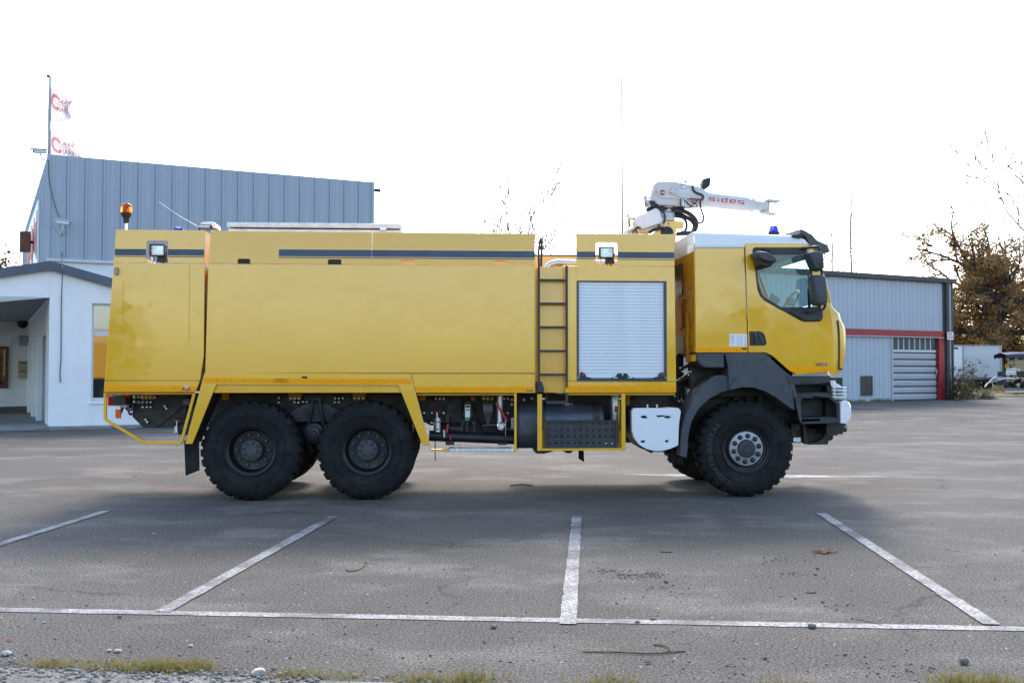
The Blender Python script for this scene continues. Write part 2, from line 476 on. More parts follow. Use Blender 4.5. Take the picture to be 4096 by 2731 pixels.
mb.add([(p.x, p.y, .004) for p in vs], [(0,1,2,3,4)]); mb.build('bay_line', M['line'], kind='structure', smooth=0)

# gravelly margin at the near edge of the asphalt
pts = [ground_at(*p) for p in ((-300,2668),(200,2676),(700,2700),(1000,2712),(1400,2728),(2000,2738),(2800,2745),(3600,2748),(4400,2752))]
mb = MB(); vs = []; fs = []
for i, p in enumerate(pts): vs += [(p.x, p.y, .005), (p.x*1.1, p.y-1.6, .02), (p.x*1.2, p.y-4, .02)]
for i in range(len(pts)-1): fs += [(3*i, 3*i+1, 3*i+4, 3*i+3), (3*i+1, 3*i+2, 3*i+5, 3*i+4)]
mb.add(vs, fs).build('gravel_margin', M['gravel_bed'], kind='structure', smooth=0)

# grass verge behind the shed
mb = MB(); vx = axis_steps([(20,80,20)]); vy = axis_steps([(51,130,30)])
mb.add([(x + (y-51)*.12 + math.sin(y*1.1)*.6, y + math.sin(x*.9)*.7, hgt(0, y + math.sin(x*.9)*.7) + .03 + .06*noise.noise(Vector((x*.5, y*.5, 0)))) for y in vy for x in vx],
       [(j*len(vx)+i, j*len(vx)+i+1, (j+1)*len(vx)+i+1, (j+1)*len(vx)+i) for j in range(len(vy)-1) for i in range(len(vx)-1)])
mb.build('grass_verge', M['verge'], kind='structure', fix=False)

# ================================================================== LEFT BUILDING: white office with porch, blue warehouse behind
M['render'] = mk('white_render', (.81,.815,.82), .85, var=.03, scale=1.2, bmp=.15, bscale=120, dirt=(.50,.50,.46), dscale=.8, damt=.25)
M['cladding'] = mk('blue_grey_cladding', (.345,.395,.45), .55, metal=.0, var=.05, scale=.6, dirt=(.24,.25,.26), dscale=.7, damt=.3, stretch=(1,1,.25))
M['fascia'] = mk('slate_fascia', (.075,.09,.125), .5, var=.1)
M['soffit'] = mk('soffit_grey', (.30,.31,.33), .7, var=.05)
M['concrete'] = mk('concrete', (.23,.235,.24), .85, var=.15, scale=2, dirt=(.12,.11,.09), damt=.4)
M['pale_trim'] = mk('pale_trim', (.6,.61,.62), .6, var=.06)
M['office_glass'], _nt, _b = new_mat('office_glass')
_b.inputs['Base Color'].default_value = (.025,.03,.03,1); _b.inputs['Roughness'].default_value = .03
_b.inputs['Specular IOR Level'].default_value = 1.0; _b.inputs['Coat Weight'].default_value = 1.0; _b.inputs['Coat IOR'].default_value = 2.2
_n = nz(_nt, coords(_nt), .8, 2); bump(_nt, _b, _n, .03, .05)
M['maroon'] = mk('maroon_frame', (.10,.012,.02), .4, var=.1)
M['mailbox'] = mk('mailbox_beige', (.36,.31,.2), .45, var=.1)
M['cable'] = mk('grey_cable', (.12,.12,.12), .6)

c0 = ground_at(192, 1716)
LB = Frame((c0.x, c0.y, 0), R(26.8))
office = thing('office_building', 'low white rendered office with slate grey gable fascia and deep porch', 'building', LB.loc, LB.rz)
zt = lambda px, py, b=0: LB.on(px, py, b)[1]
la = lambda px, py, b=0: LB.on(px, py, b)[0]
zpk = zt(195, 1081)                                  # underside of the fascia at the peak
zr = zt(444, 1149); ar = la(444, 1149)
slope = (zpk - zr)/ar
HALF = 7.0
zceil = zt(193, 1190)
bback = LB.depth_at(111, 0, zceil)                   # depth of the porch
gable = lambda a: zpk - slope*abs(a) if a >= 0 else zpk - .8*slope*abs(a)
wx0, wx1, wz0, wz1 = la(366, 1400), la(366, 1400) + 1.75, zt(366, 1607), zt(366, 1213)
MB().prism([(0, -.3), (HALF, -.3), (HALF, gable(HALF)), (0, zpk)], 0, .3, [rrect(wx0, wx1, wz0, wz1, .001, 1)]).build('wall', M['render'], office)
MB().prism([(-HALF-2, zceil), (-.003, zceil), (-.003, zpk), (-HALF-2, gable(-HALF-2))], .004, .3).build('porch_beam', M['render'], office)
# porch: right side wall with three door recesses, back wall, soffit, floor slab
cols = [1.6, 3.2, 4.9, 6.6, 8.2, 9.8]
zop = zceil - .95
side = MB(); side.prism([(.3, -.3), (bback, -.3), (bback, zceil), (.3, zceil)], .001, .22, [[(cols[i], -.2), (cols[i+1], -.2), (cols[i+1], zop), (cols[i], zop)] for i in (0, 2, 4)], axis='x').build('porch_side_wall', M['render'], office)
MB().box(.225, .5, .3, bback, -.3, zceil).build('door_recess', M['soffit'], office)
for i in (0, 2, 4): MB().box(.14, .2, cols[i]+.02, cols[i+1]-.02, .1, zop-.02).build('porch_door', M['office_glass'], office)
for i in (1, 3, 5):
    MB().box(-.16, .0, cols[i]-.15 if i < 5 else cols[i], cols[i]+.25, .1, zop).build('pilaster', M['render'], office, bevel=.01)
MB().box(-HALF-2, 0, bback, bback+.3, -.3, zceil).build('porch_back_wall', M['render'], office)
MB().box(-6.5, -.002, .3, bback, zceil+.002, zceil+.1).build('soffit', M['soffit'], office)
MB().box(-HALF-2.5, .0, -.35, bback, -.2, .10).build('porch_floor', M['concrete'], office)
MB().box(.003, HALF+1, -.55, .0, -.2, .075).build('plinth_kerb', M['concrete'], office)
# fascia boards of the gable
ft = zt(195, 1045) - zpk
for s, e in ((1, HALF+.4), (-1, -HALF-2.4)):
    MB().prism([(0, zpk), (e, gable(e)), (e, gable(e)+ft), (0, zpk+ft)], -.16, .02).build('fascia', M['fascia'], office)
    MB().prism([(0, zpk+ft-.06), (e, gable(e)+ft-.06), (e, gable(e)+ft-.02), (0, zpk+ft-.02)], .021, 3.0).build('roof', M['fascia'], office)
# front window
win = MB()
fw = .06
tr0, tr1 = zt(366, 1342), zt(366, 1325)
win.prism(rrect(wx0, wx1, wz0, wz1, .001, 1), .10, .16, [rrect(wx0+fw, wx1-fw, wz0+.11, tr0, .001, 1), rrect(wx0+fw, wx1-fw, tr1, wz1-fw, .001, 1)])
wo = win.build('window_frame', M['pale_trim'], office, bevel=.006)
MB().box(wx0+fw, wx1-fw, .128, .134, wz0+.11, tr0).build('pane', M['office_glass'], wo)
MB().box(wx0+fw, wx1-fw, .128, .134, tr1, wz1-fw).build('pane', M['office_glass'], wo)
MB().box(wx0-.05, wx1+.05, -.06, .1, wz0-.06, wz0-.002).build('window_sill', M['render'], office, bevel=.008)
MB().box(wx0, wx1, .24, .3, wz0, wz1).build('window_backing', M['dash'], office)
# things on the porch back wall
bb = bback
p = [LB.on(x, y, bb-.02) for x, y in ((-30,1553),(35,1385))]
wm = MB().prism(rrect(p[0][0], p[1][0], p[0][1], p[1][1], .001, 1), bb-.1, bb+.0, [rrect(p[0][0]+.12, p[1][0]-.12, p[0][1]+.12, p[1][1]-.12, .001, 1)]).build('maroon_window', M['maroon'], office, bevel=.008)
MB().box(p[0][0]+.12, p[1][0]-.12, bb-.06, bb-.003, p[0][1]+.12, p[1][1]-.12).build('pane', M['office_glass'], wm)
for k, (y0, y1) in enumerate(((1512,1478),(1476,1444))):
    a0, z0 = LB.on(72, y0, bb-.1); a1, z1 = LB.on(108, y1, bb-.1)
    mbx = MB().box(a0, a1, bb-.4, bb, z0, z1).build('mailbox', M['mailbox'], bevel=.01, loc=LB.loc, rz=LB.rz, label=('lower' if k == 0 else 'upper') + ' beige metal mailbox on the white porch wall', cat='mailbox', group='mailboxes on the porch wall')
    MB().box(a0+.04, a1-.04, bb-.405, bb-.39, z1-.10, z1-.04).build('slot', M['dash'], mbx)
a0, z0 = LB.on(76, 1382, bb-1.0); a1, z1 = LB.on(124, 1341, bb-1.0)
aw = MB().box(a0, a1, bb-1.0, bb-.5, z0, z1).build('heater_unit', M['soffit'], bevel=.02, loc=LB.loc, rz=LB.rz, label='grey heater box bracketed above the porch door', cat='heater')
MB().box(a0-.3, a0, bb-.9, bb-.55, z0+.03, z1-.08).build('duct', M['pale_trim'], aw)
MB().box(a1, .02, bb-.8, bb-.7, z0+.1, z0+.2).build('bracket', M['soffit'], aw)
a0, z0 = LB.on(90, 1293, bb-.4)
dc = MB().ball((a0, bb-.4, z0), .2, .2, .2).build('dome_camera', M['black'], loc=LB.loc, rz=LB.rz, label='black dome camera under the porch ceiling', cat='camera')
MB().cyl((a0, bb-.4, z0+.1), (a0, bb-.4, zceil+.01), .12).build('mount', M['soffit'], dc)

# warehouse
B0 = 3.0
wh = thing('warehouse', 'tall blue grey metal clad warehouse behind the white office', 'building', LB.loc, LB.rz)
wa0, wa1 = la(193, 800, B0), la(1490, 800, B0)
wzb, wzt = zt(193, 1042, B0), zt(193, 620, B0)
bdeep = 21.0
MB().box(wa0+.12, wa1-.05, B0+.08, B0+bdeep, wzb-.3, wzt-.35).build('structure_core', M['soffit'], wh)
MB().box(wa0+.02, wa1-.02, B0+.12, B0+bdeep-.05, -.3, wzb-.35).build('wall_base', M['render'], wh)
MB().box(wa0+.02, wa1-.02, B0+.02, B0+.118, -.3, wzb-.02).build('front_wall_base', M['render'], wh)
MB().box(wa0-.03, wa1+.03, B0-.10, B0+.10, wzb-.02, wzb+.06).build('drip_flashing', M['pale_trim'], wh)
PW = (wa1 - wa0)/math.floor((wa1-wa0)/.49)
prof = [(0,0),(.012,-.042),(.062,-.042),(.075,0),(.19,0),(.195,-.006),(.205,-.006),(.21,0),(.34,0),(.345,-.006),(.355,-.006),(.36,0),(PW-.008,0),(PW-.008,.01),(0,.01)]
pan = MB().prism(prof, wzb+.05, wzt, axis='z').build('cladding_panel', M['cladding'], wh, smooth=0)
n = int(round((wa1-wa0)/PW))
for i in range(n):
    q = pan if i == 0 else part_copy(pan)
    q.location = (wa0 + i*PW, B0, 0)
for i in range(int(bdeep/PW)):
    q = part_copy(pan); q.rotation_euler = (0, 0, R(-90)); q.location = (wa0, B0 + (i+1)*PW, 0)
MB().box(wa0-.05, wa0+.04, B0-.045, B0+.05, wzb+.05, wzt+.03).build('corner_trim', M['cladding'], wh)
MB().box(wa1-.04, wa1+.05, B0-.045, B0+.05, wzb+.05, wzt+.02).build('corner_trim', M['cladding'], wh)
MB().box(wa0+.02, wa1-.02, B0+.014, B0+.075, wzt-.45, wzt-.052).build('backing_board', M['soffit'], wh)
MB().box(wa0, wa1, B0+.012, B0+.10, wzt-.05, wzt+.02).build('coping', M['cladding'], wh)
zz = zt(1498, 757, B0); MB().box(wa1+.04, wa1+.33, B0+.1, B0+.2, zz-.06, zz+.04).build('roof_spout', M['black'], wh)
# fixing screws across the cladding
scr = MB().cyl((0,-.005,0), (0,.004,0), .014, n=6).build('screw', M['pale_trim'], wh)
rs = random.Random(4)
spots = [(228,908),(222,902),(223,941),(241,942),(212,928),(288,672),(219,886)]
for k, (x, y) in enumerate(spots):
    a, z = LB.on(x, y, B0-.01); q = scr if k == 0 else part_copy(scr); q.location = (a, B0-.012, z); q.scale = (1.6,1,1.6)
# sign seen edge-on on the left wall, and a flood lamp box
def on_side(px, py, x):
    o, d = LB.inv @ CAMP, LB.inv.to_3x3() @ ray(px, py); q = o + d*((x - o.x)/d.x); return q.y, q.z
y0, z1 = on_side(157, 800, wa0-.06); y1, _ = on_side(116, 800, wa0-.06); z0 = on_side(157, 1046, wa0-.06)[1]
y1 = min(y1, B0+bdeep-1)
sg = MB().box(wa0-.10, wa0-.045, y0, y1, z0, z1).build('wall_sign', M['label_white'], loc=LB.loc, rz=LB.rz, label='large white and red sign on the side wall of the blue warehouse', cat='sign')
for k in range(9):
    t = (k+.5)/9
    MB().box(wa0-.115, wa0-.10, y0+(y1-y0)*(t-.03), y0+(y1-y0)*(t+.025), z0+(z1-z0)*(.1+.1*(k % 3)), z0+(z1-z0)*(.85-.12*(k % 2))).build('stroke', M['sign_red'] if k % 3 else M['dash'], sg)
yl, zl = on_side(97, 968, wa0-.4)
lb = MB().box(wa0-.55, wa0-.2, yl-.3, yl+.3, zl-.35, zl+.35).build('wall_lamp', mk('lamp_housing', (.10,.035,.02), .5), bevel=.03, loc=LB.loc, rz=LB.rz, label='rust brown flood lamp sticking out from the warehouse side wall', cat='lamp')
MB().box(wa0-.25, wa0, yl-.05, yl+.05, zl-.05, zl+.05).build('bracket', M['black'], lb)
# surveillance cameras and their cable
def bullet_camera(px, py, b, dirn, label, arm):
    a, z = LB.on(px, py, b); root = thing('surveillance_camera', label, 'camera', LB.m @ Vector((a, b, z)), LB.rz, 'surveillance cameras on the warehouse')
    d = Vector(dirn).normalized(); s = d.cross(Vector((0,0,1))).normalized(); u = s.cross(d)
    MB().obox((0,0,0), d*.19, s*.055, u*.055).build('body', M['pale_trim'], root, bevel=.02)
    MB().obox(u*.072 + d*.03, d*.24, s*.075, u*.012).build('sunshield', M['pale_trim'], root, bevel=.005)
    MB().cyl(d*.19, d*.205, .04).build('lens', M['black'], root)
    MB().tube([(0,0,-.05)] + arm, .022).build('arm', M['pale_trim'], root)
    e = Vector(arm[-1]); MB().ball(e, .06, .06, .06, 10, 6).build('mount', M['pale_trim'], root)
    return root
bullet_camera(252, 890, B0-.45, (1,-.25,-.12), 'white bullet camera on the front of the blue warehouse, cable above it', [(0,.05,-.22), (-.02,.45,-.26)])
aa = la(160, 607, B0)
bullet_camera(160, 607, B0+.1, (-1,-.3,-.08), 'white bullet camera reaching out from the top corner of the warehouse', [(.05,0,-.22), (wa0-aa-.02,0,-.25)])
def on3(px, py, b): a, z = LB.on(px, py, b); return (a, b, z)
cb = smooth_path([on3(194,640,B0-.07), on3(197,720,B0-.06), on3(214,800,B0-.055), on3(236,870,B0-.06)])
MB().tube(cb, .014, 6).build('camera_cable', M['cable'], smooth=60, loc=LB.loc, rz=LB.rz, label='grey cable sagging from the roof corner to the warehouse camera', cat='cable')
cb = smooth_path([on3(247,925,B0-.06), on3(248,1020,B0-.14), on3(248,1062,-.2), on3(249,1110,-.20), on3(246,1200,-.035), on3(245,1300,-.035), on3(244,1420,-.035), on3(240,1500,-.035), on3(243,1530,-.035)])
MB().tube(cb, .014, 6).build('loose_cable', M['cable'], smooth=60, loc=LB.loc, rz=LB.rz, label='loose cable hanging down the white office front', cat='cable')

# flagpole and two flags
bp = B0 + .35
fa = la(198, 500, bp)
zb, ztop = wzt - .36, LB.on(198, 306, bp)[1]
fp = MB().tube([(fa, bp, zb), (fa, bp, (zb+ztop)/2), (fa, bp, ztop)], [.045,.04,.028], 10).build('flagpole', mk('flagpole_grey', (.25,.28,.29), .4, metal=.4), loc=LB.loc, rz=LB.rz, label='thin grey flagpole rising from the corner of the warehouse roof', cat='flagpole')
MB().ball((fa-.05, bp, ztop), .05).build('finial', M['dash'], fp)
MB().tube([(fa-.03, bp-.03, zb+.2), (fa-.05, bp-.02, ztop-.1)], .006, 5).build('halyard', M['cable'], fp)
def cloth_mat(name, col):
    m, nt, b = new_mat(name); out = nt.nodes['Material Output']
    c = ramp(nt, nz(nt, coords(nt), 4, 3), [(.3, tuple(x*.93 for x in col)), (.7, col)])
    tr = nt.nodes.new('ShaderNodeBsdfTranslucent'); mx = nt.nodes.new('ShaderNodeMixShader'); mx.inputs[0].default_value = .7
    nt.links.new(c, tr.inputs['Color']); nt.links.new(c, b.inputs['Base Color']); b.inputs['Roughness'].default_value = .9
    nt.links.new(b.outputs[0], mx.inputs[1]); nt.links.new(tr.outputs[0], mx.inputs[2]); nt.links.new(mx.outputs[0], out.inputs['Surface']); return m
M['flag'] = cloth_mat('flag_cloth', (.66,.54,.54)); M['flag_red'] = cloth_mat('flag_red', (.80,.42,.44)); M['flag_grey'] = cloth_mat('flag_grey', (.46,.42,.42))
def flag(corners, ph, label, texts, cshape, line):
    tl, tr_, br, bl = [Vector(on3(x, y, bp)) for x, y in corners]
    def at(s, t, off=0.0):
        p = (tl*(1-s) + tr_*s)*(1-t) + (bl*(1-s) + br*s)*t
        w = s*(.16*math.sin(5*s + 3*t + ph) + .05*math.sin(9*s - 4*t + ph*2))
        edge = .05*s*math.sin(9*t + ph)
        return (p.x + edge, p.y + w + off, p.z - .06*s*math.sin(4*s+ph) + .04*math.sin(7*s+ph)*(1-t))
    root = None
    mb = MB(); n = 18
    mb.add([at(i/n, j/n) for j in range(n+1) for i in range(n+1)], [(j*(n+1)+i, j*(n+1)+i+1, (j+1)*(n+1)+i+1, (j+1)*(n+1)+i) for j in range(n) for i in range(n)])
    root = mb.build('flag', M['flag'], smooth=80, loc=LB.loc, rz=LB.rz, label=label, cat='flag', group='flags on the pole', fix=False)
    for txt, (s0, s1, t0, t1) in texts:
        vs, fs = fit_text(txt, s0, s1, t1, t0, .02, .25)
        MB().add([at(s, t, -.012) for s, t in vs], fs).build('lettering', M['flag_grey'], root, smooth=0, fix=False)
    s0, s1, t0, t1 = cshape
    vs, fs = fit_text('C', s0, s1, t1, t0, .035)
    MB().add([at(s, t, -.012) for s, t in vs], fs).build('emblem', M['flag_red'], root, smooth=0, fix=False)
    s0, s1, t = line
    MB().add([at(s0+(s1-s0)*i/8, t+d, -.012) for d in (-.015, .015) for i in range(9)], [(i, i+1, i+10, i+9) for i in range(8)]).build('red_rule', M['flag_red'], root, smooth=0, fix=False)
    return root
flag(((202,351),(287,404),(279,486),(202,487)), .4, 'upper pale flag with red C emblem, frayed and folded by the wind', [('ARR', (.38,.97,.17,.34)), ('HARR', (.30,.97,.43,.66))], (.02,.42,.12,.62), (.33,1.0,.385))
flag(((201,522),(320,592),(334,668),(201,645)), 1.7, 'lower pale flag with red C emblem, half hidden by the warehouse roof', [('ARR', (.38,.80,.12,.30)), ('HARRIA', (.27,.97,.42,.66))], (.03,.33,.12,.68), (.28,.98,.36))

# ================================================================== RIGHT SHED
M['shed_clad'] = mk('pale_grey_cladding', (.43,.47,.525), .55, metal=.0, var=.05, scale=.5, dirt=(.30,.29,.27), dscale=.6, damt=.35, stretch=(1,1,.3))
M['shed_red'] = mk('shed_red', (.34,.020,.022), .5, var=.12, dirt=(.20,.03,.03), damt=.4)
M['gutter'] = mk('gutter_dark', (.05,.048,.047), .5, var=.15)
M['dark_pane'] = mk('dark_pane', (.03,.035,.037), .15, var=.3)
M['poly'] = mk('door_skylight', (.085,.095,.09), .5, var=.4, scale=2.5, stretch=(4,1,1), spec=.2)
M['door_grey'] = mk('sectional_door', (.42,.43,.46), .5, var=.05, dirt=(.30,.29,.28), damt=.35)
YS = 45.0
dd = ray(3403, 1600); s0 = CAMP + dd*(YS/dd.y)
SF = Frame((s0.x, s0.y, hgt(0, YS) - .04), R(29))
sx = lambda px, py=1500, y=0: SF.on(px, py, y)[0]
sz = lambda px, py, y=0: SF.on(px, py, y)[1]
shed = thing('shed', 'long pale grey corrugated shed with red beam, dark gutter and overhead door', 'building', SF.loc, SF.rz)
xL, xR = sx(2760), sx(3807)
zg0, zg1 = sz(3600, 1122), sz(3600, 1103)
zbm0, zbm1 = sz(3560, 1345), sz(3560, 1321)
MB().box(xL+.1, xR-.03, .10, 12, -.4, zg0-.06).build('structure_core', M['soffit'], shed)
MB().box(xL-.1, xR+.16, -.22, .16, zg0, zg1).build('gutter', M['gutter'], shed, bevel=.02)
MB().box(xL-.1, xR+.12, .0, 12.2, zg0-.055, zg0-.005).build('roof', M['gutter'], shed)
def corr(w, pitch):
    n = max(1, round(w/pitch)); p = w/n; out = []
    for i in range(n): out += [(i*p, 0), (i*p+p*.55, 0), (i*p+p*.65, -.035), (i*p+p*.9, -.035)]
    return out + [(w-.004, 0), (w-.004, .012), (0, .012)]
dx0, dx1 = sx(3568), sx(3746)
xdp = sx(3768)
ux = xL; first = None
W = (xR - xL)/round((xR-xL)/1.1)
upper = MB().prism(corr(W, .275), zbm1+.02, zg0-.004, axis='z').build('cladding_sheet', M['shed_clad'], shed, smooth=0)
for i in range(int(round((xR-xL)/W))):
    q = upper if i == 0 else part_copy(upper); q.location = (xL + i*W, 0, 0)
low = MB().prism(corr(W, .275), -.35, zbm0+.02, axis='z').build('cladding_sheet', M['shed_clad'], shed, smooth=0)
wwx0, wwx1, wwz0, wwz1 = sx(3443, 1540), sx(3487, 1540), sz(3465, 1582), sz(3465, 1503)
k = 0; x = xL
while x + W < dx0 - .05:
    q = low if k == 0 else part_copy(low); q.location = (x, .02, 0); k += 1; x += W
if dx0 - .05 - x > .1:
    MB().prism(corr(dx0-.05-x, .275), -.35, zbm0+.02, axis='z').build('cladding_sheet', M['shed_clad'], shed, smooth=0).location = (x, .02, 0)
MB().prism(corr(xR-dx1-.3, .275), -.35, zbm0+.02, axis='z').build('cladding_sheet', M['shed_clad'], shed, smooth=0).location = (dx1+.3, .02, 0)
MB().box(xL, sx(3766), -.16, -.03, zbm0, zbm1).build('beam', M['shed_red'], shed, bevel=.01)
MB().box(xL, sx(3766), -.17, -.03, zbm0-.03, zbm0-.002).build('beam_lip', M['pale_trim'], shed)
MB().box(dx1+.03, xdp, -.14, .0, -.2, zbm0-.032).build('post', M['shed_red'], shed, bevel=.01)
# sectional door
door = MB().box(dx0, dx1, .04, .07, -.05, zbm0-.035).build('sectional_door', M['gutter'], shed)
zd1 = sz(3650, 1408); zd0 = sz(3650, 1597) + .0
npan = 7; hp = (zd1 - zd0)/npan
for i in range(npan):
    a, b_ = zd0 + i*hp, zd0 + (i+1)*hp - .055
    pl = MB().prism([(.03, a), (.0, a+.02), (.0, a+hp*.3), (-.02, a+hp*.34), (-.02, a+hp*.55), (.0, a+hp*.6), (.0, b_-.02), (.03, b_)], dx0+.04, dx1-.04, axis='x').build('door_panel', M['door_grey'], door, smooth=0)
MB().box(dx0+.03, dx1-.03, -.02, .02, zd1, zd1+.10).build('lintel', M['pale_trim'], door)
nl = 8; wl_ = (dx1-dx0-.1)/nl
for i in range(nl):
    MB().box(dx0+.05+i*wl_+.025, dx0+.05+(i+1)*wl_-.025, .0, .029, zd1+.11, zbm0-.05).build('skylight_pane', M['poly'], door)
    MB().box(dx0+.05+i*wl_-.02, dx0+.05+i*wl_+.024, -.02, .028, zd1+.105, zbm0-.045).build('mullion', M['pale_trim'], door)
MB().box(dx0-.06, dx0+.03, -.05, .03, -.05, zbm0-.03).build('jamb', M['shed_clad'], shed)
MB().box(dx1-.035, dx1+.0, -.03, .028, -.05, zbm0-.04).build('jamb', M['gutter'], shed)
hx, hz = SF.on(3739, 1488); MB().tube(smooth_path([(hx,-.0,hz-.13),(hx,-.1,hz-.1),(hx,-.1,hz+.1),(hx,-.0,hz+.13)]), .02, 6).build('door_handle', M['steel'], door)
# small window set into the wall
wf = MB().prism(rrect(wwx0, wwx1, wwz0, wwz1, .001, 1), -.06, -.02, [rrect(wwx0+.05, wwx1-.05, wwz0+.05, wwz1-.05, .001, 1)]).build('small_window', M['gutter'], shed)
MB().box(wwx0+.04, wwx1-.04, -.045, -.035, wwz0+.04, wwz1-.04).build('pane', M['dark_pane'], wf)
# corner: downpipe, edge
px_ = sx(3782); MB().cyl((px_, -.14, -.1), (px_, -.14, zg0+.02), .10, n=12).build('downpipe', M['gutter'], shed)
for zz in (1.2, 3.4, 5.0): MB().box(px_-.13, px_+.13, -.16, .0, zz, zz+.05).build('pipe_clip', M['gutter'], shed)
MB().box(sx(3770), sx(3776), -.1, .0, -.2, zg0-.002).build('corner_post', M['gutter'], shed)
MB().box(xR-.01, xR+.09, -.06, .10, -.2, zg0-.002).build('corner_trim', M['gutter'], shed)
MB().box(xR, xR+.07, .1, 12, -.3, zg0-.06).build('side_wall', M['gutter'], shed)
a0, z0 = SF.on(3790, 1358, -.3); a1, z1 = SF.on(3813, 1328, -.3)
vsn = MB().box(a0, a1, -.31, -.28, z0, z1).build('warning_sign', M['label_white'], loc=SF.loc, rz=SF.rz, label='small white sign reading VIDEO SURVEILLANCE at the shed corner', cat='sign')
for txt, t0, t1 in (('VIDEO', .58, .88), ('SURVEILLANCE', .18, .45)):
    vs, fs = fit_text(txt, a0 + .08*(a1-a0), a1 - (.2 if txt == 'VIDEO' else .04)*(a1-a0), z0+(z1-z0)*t0, z0+(z1-z0)*t1, .02)
    MB().add([(x, -.314, z) for x, z in vs], fs).build('lettering', M['sign_red'], vsn, smooth=0, fix=False)
MB().box(a0+.1, a1-.1, -.28, -.05, z0+.2, z0+.25).build('bracket', M['gutter'], vsn)

# ================================================================== THE FIRE TRUCK
TR = Frame((0, 12.5, 0), R(3.6))
truck = thing('fire_truck', 'yellow six wheeled airport fire truck with white cab roof and roof water cannon', 'fire truck', TR.loc, TR.rz)
# enlarged views of the photograph that the measurements below were read from: left, top, photograph px per view px
VIEW = {'A':(350,780,.3826), 'B':(350,1380,.4208), 'C':(1100,1480,.3571), 'D':(1650,1480,.3401), 'E':(2050,880,.3955), 'G':(2400,1380,.3317),
        'H':(2480,680,.2976), 'I':(2650,880,.3826), 'J':(2600,1380,.4083), 'K':(2950,940,.2423), 'L':(3100,1300,.3188), 'N':(2080,1500,.2296), 'P':(0,0,1)}
def Q(v, a, b, y=0.0):
    l, t, s = VIEW[v]; return TR.on(l + a*s, t + b*s, y)
def Q3(v, a, b, y=0.0):
    x, z = Q(v, a, b, y); return Vector((x, y, z))
def QP(v, pts, y=0.0): return [Q(v, a, b, y) for a, b in pts]
def qrect(v, a0, b0, a1, b1, y=0.0):
    """measured rectangle -> x0, x1, z0, z1"""
    xm0, z0 = Q(v, (a0+a1)/2, b1, y); _, z1 = Q(v, (a0+a1)/2, b0, y); bm = (b0+b1)/2
    return Q(v, a0, bm, y)[0], Q(v, a1, bm, y)[0], z0, z1
def qbox(v, a0, b0, a1, b1, y0, y1):
    x0, x1, z0, z1 = qrect(v, a0, b0, a1, b1, y0); return MB().box(x0, x1, y0, y1, z0, z1)
def part(mb, name, mat, parent=None, **kw): return mb.build(name, M[mat], parent or truck, **kw)
YW = 2.5
ZT, ZF, ZP = 3.175, 2.785, 1.505

def tape(v, pts, y=-.003, marks=True):
    poly = QP(v, pts, y); o = part(MB().prism(poly, y-.002, y+.001), 'reflective_tape', 'tape', smooth=0)
    x0, x1 = min(p[0] for p in poly), max(p[0] for p in poly); z0, z1 = min(p[1] for p in poly), max(p[1] for p in poly)
    mb = MB(); x = x0 + .16; zc = (z0+z1)/2; k = 0
    while x < x1 - .08:
        if k % 2 == 0: mb.add([(x-.012, y-.004, zc-.010), (x+.012, y-.004, zc-.010), (x, y-.004, zc+.014)], [(0,1,2)])
        else: mb.add([(x-.006, y-.004, zc-.006), (x+.006, y-.004, zc-.006), (x+.006, y-.004, zc+.006), (x-.006, y-.004, zc+.006)], [(0,1,2,3)])
        x += .16; k += 1
    if mb.v: mb.build('tape_marks', M['yellow_in'], o, smooth=0, fix=False)
    return o
def xat(px, py=1400, y=0): return TR.on(px, py, y)[0]

# ---------------------------------------------------------------- rear section
xr0t, xr0f, xr0b, xr1 = xat(464, 920), xat(456, 1055), xat(415, 1565), xat(817, 1200)
zrb = TR.on(600, 1567)[1]; zrs = TR.on(600, 1522)[1]
xr1b = xat(783, 1565)
lerp = lambda a, b, t: a + (b-a)*t
xl = lambda z: lerp(xr0t, xr0b, (ZT - z)/(ZT - zrb))
core = MB().prism([(xl(ZF)+.02, ZF-.02), (xr1-.012, ZF-.02), (xr1-.012, 1.6), (xr1b-.01, zrb+.004), (xl(zrb)+.02, zrb+.004)], .022, YW-.02)
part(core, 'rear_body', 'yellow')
hx0, hx1, hz0, hz1 = qrect('A', 615, 480, 841, 719)
par = MB().prism([(xl(ZF+.004), ZF+.004)] + [(hx0, ZF+.004)] + [(hx0, hz1-.03)] + arc(hx0+.03, hz1-.03, .03, 180, 90, 4)[1:] + arc(hx1-.03, hz1-.03, .03, 90, 0, 4) + [(hx1, ZF+.004), (xr1, ZF+.004), (xr1, ZT), (xl(ZT), ZT)], .0, .02)
part(par, 'rear_parapet', 'yellow', bevel=.003)
part(MB().box(xr1-.02, xr1, .021, .32, ZF, ZT-.002), 'parapet_return', 'yellow')
part(MB().prism([(xl(zrs+.003), zrs+.003), (Q('B',1070,340)[0], zrs+.003), (Q('B',1085,250)[0], 1.56), (xr1, 1.70), (xr1, ZF), (xl(ZF), ZF)], .0, .02), 'rear_side_panel', 'yellow', bevel=.004)
for u, v0, v1 in ((372, 900, 1450), (1065, 730, 1568)):
    x0, x1, z0, z1 = qrect('A', u-2, v0, u+2, v1); part(MB().box(x0, x1, -.0015, .001, z0, z1), 'panel_seam', 'yellow_in', smooth=0)
part(MB().prism([(xl(zrb), zrb), (xr1b, zrb), (Q('B',1068,345)[0], zrs-.004), (xl(zrs), zrs-.004)], .0, .02), 'rear_skirt', 'yellow', bevel=.004)
tape('B', [(162,428),(162,382),(898,387),(898,430)]); tape('B', [(983,432),(985,390),(1036,390),(1030,433)])
x0, x1, z0, z1 = qrect('B', 905, 400, 977, 431)
mk_ = part(MB().box(x0, x1, -.004, -.001, z0, z1), 'red_notice', 'sign_red', smooth=0)
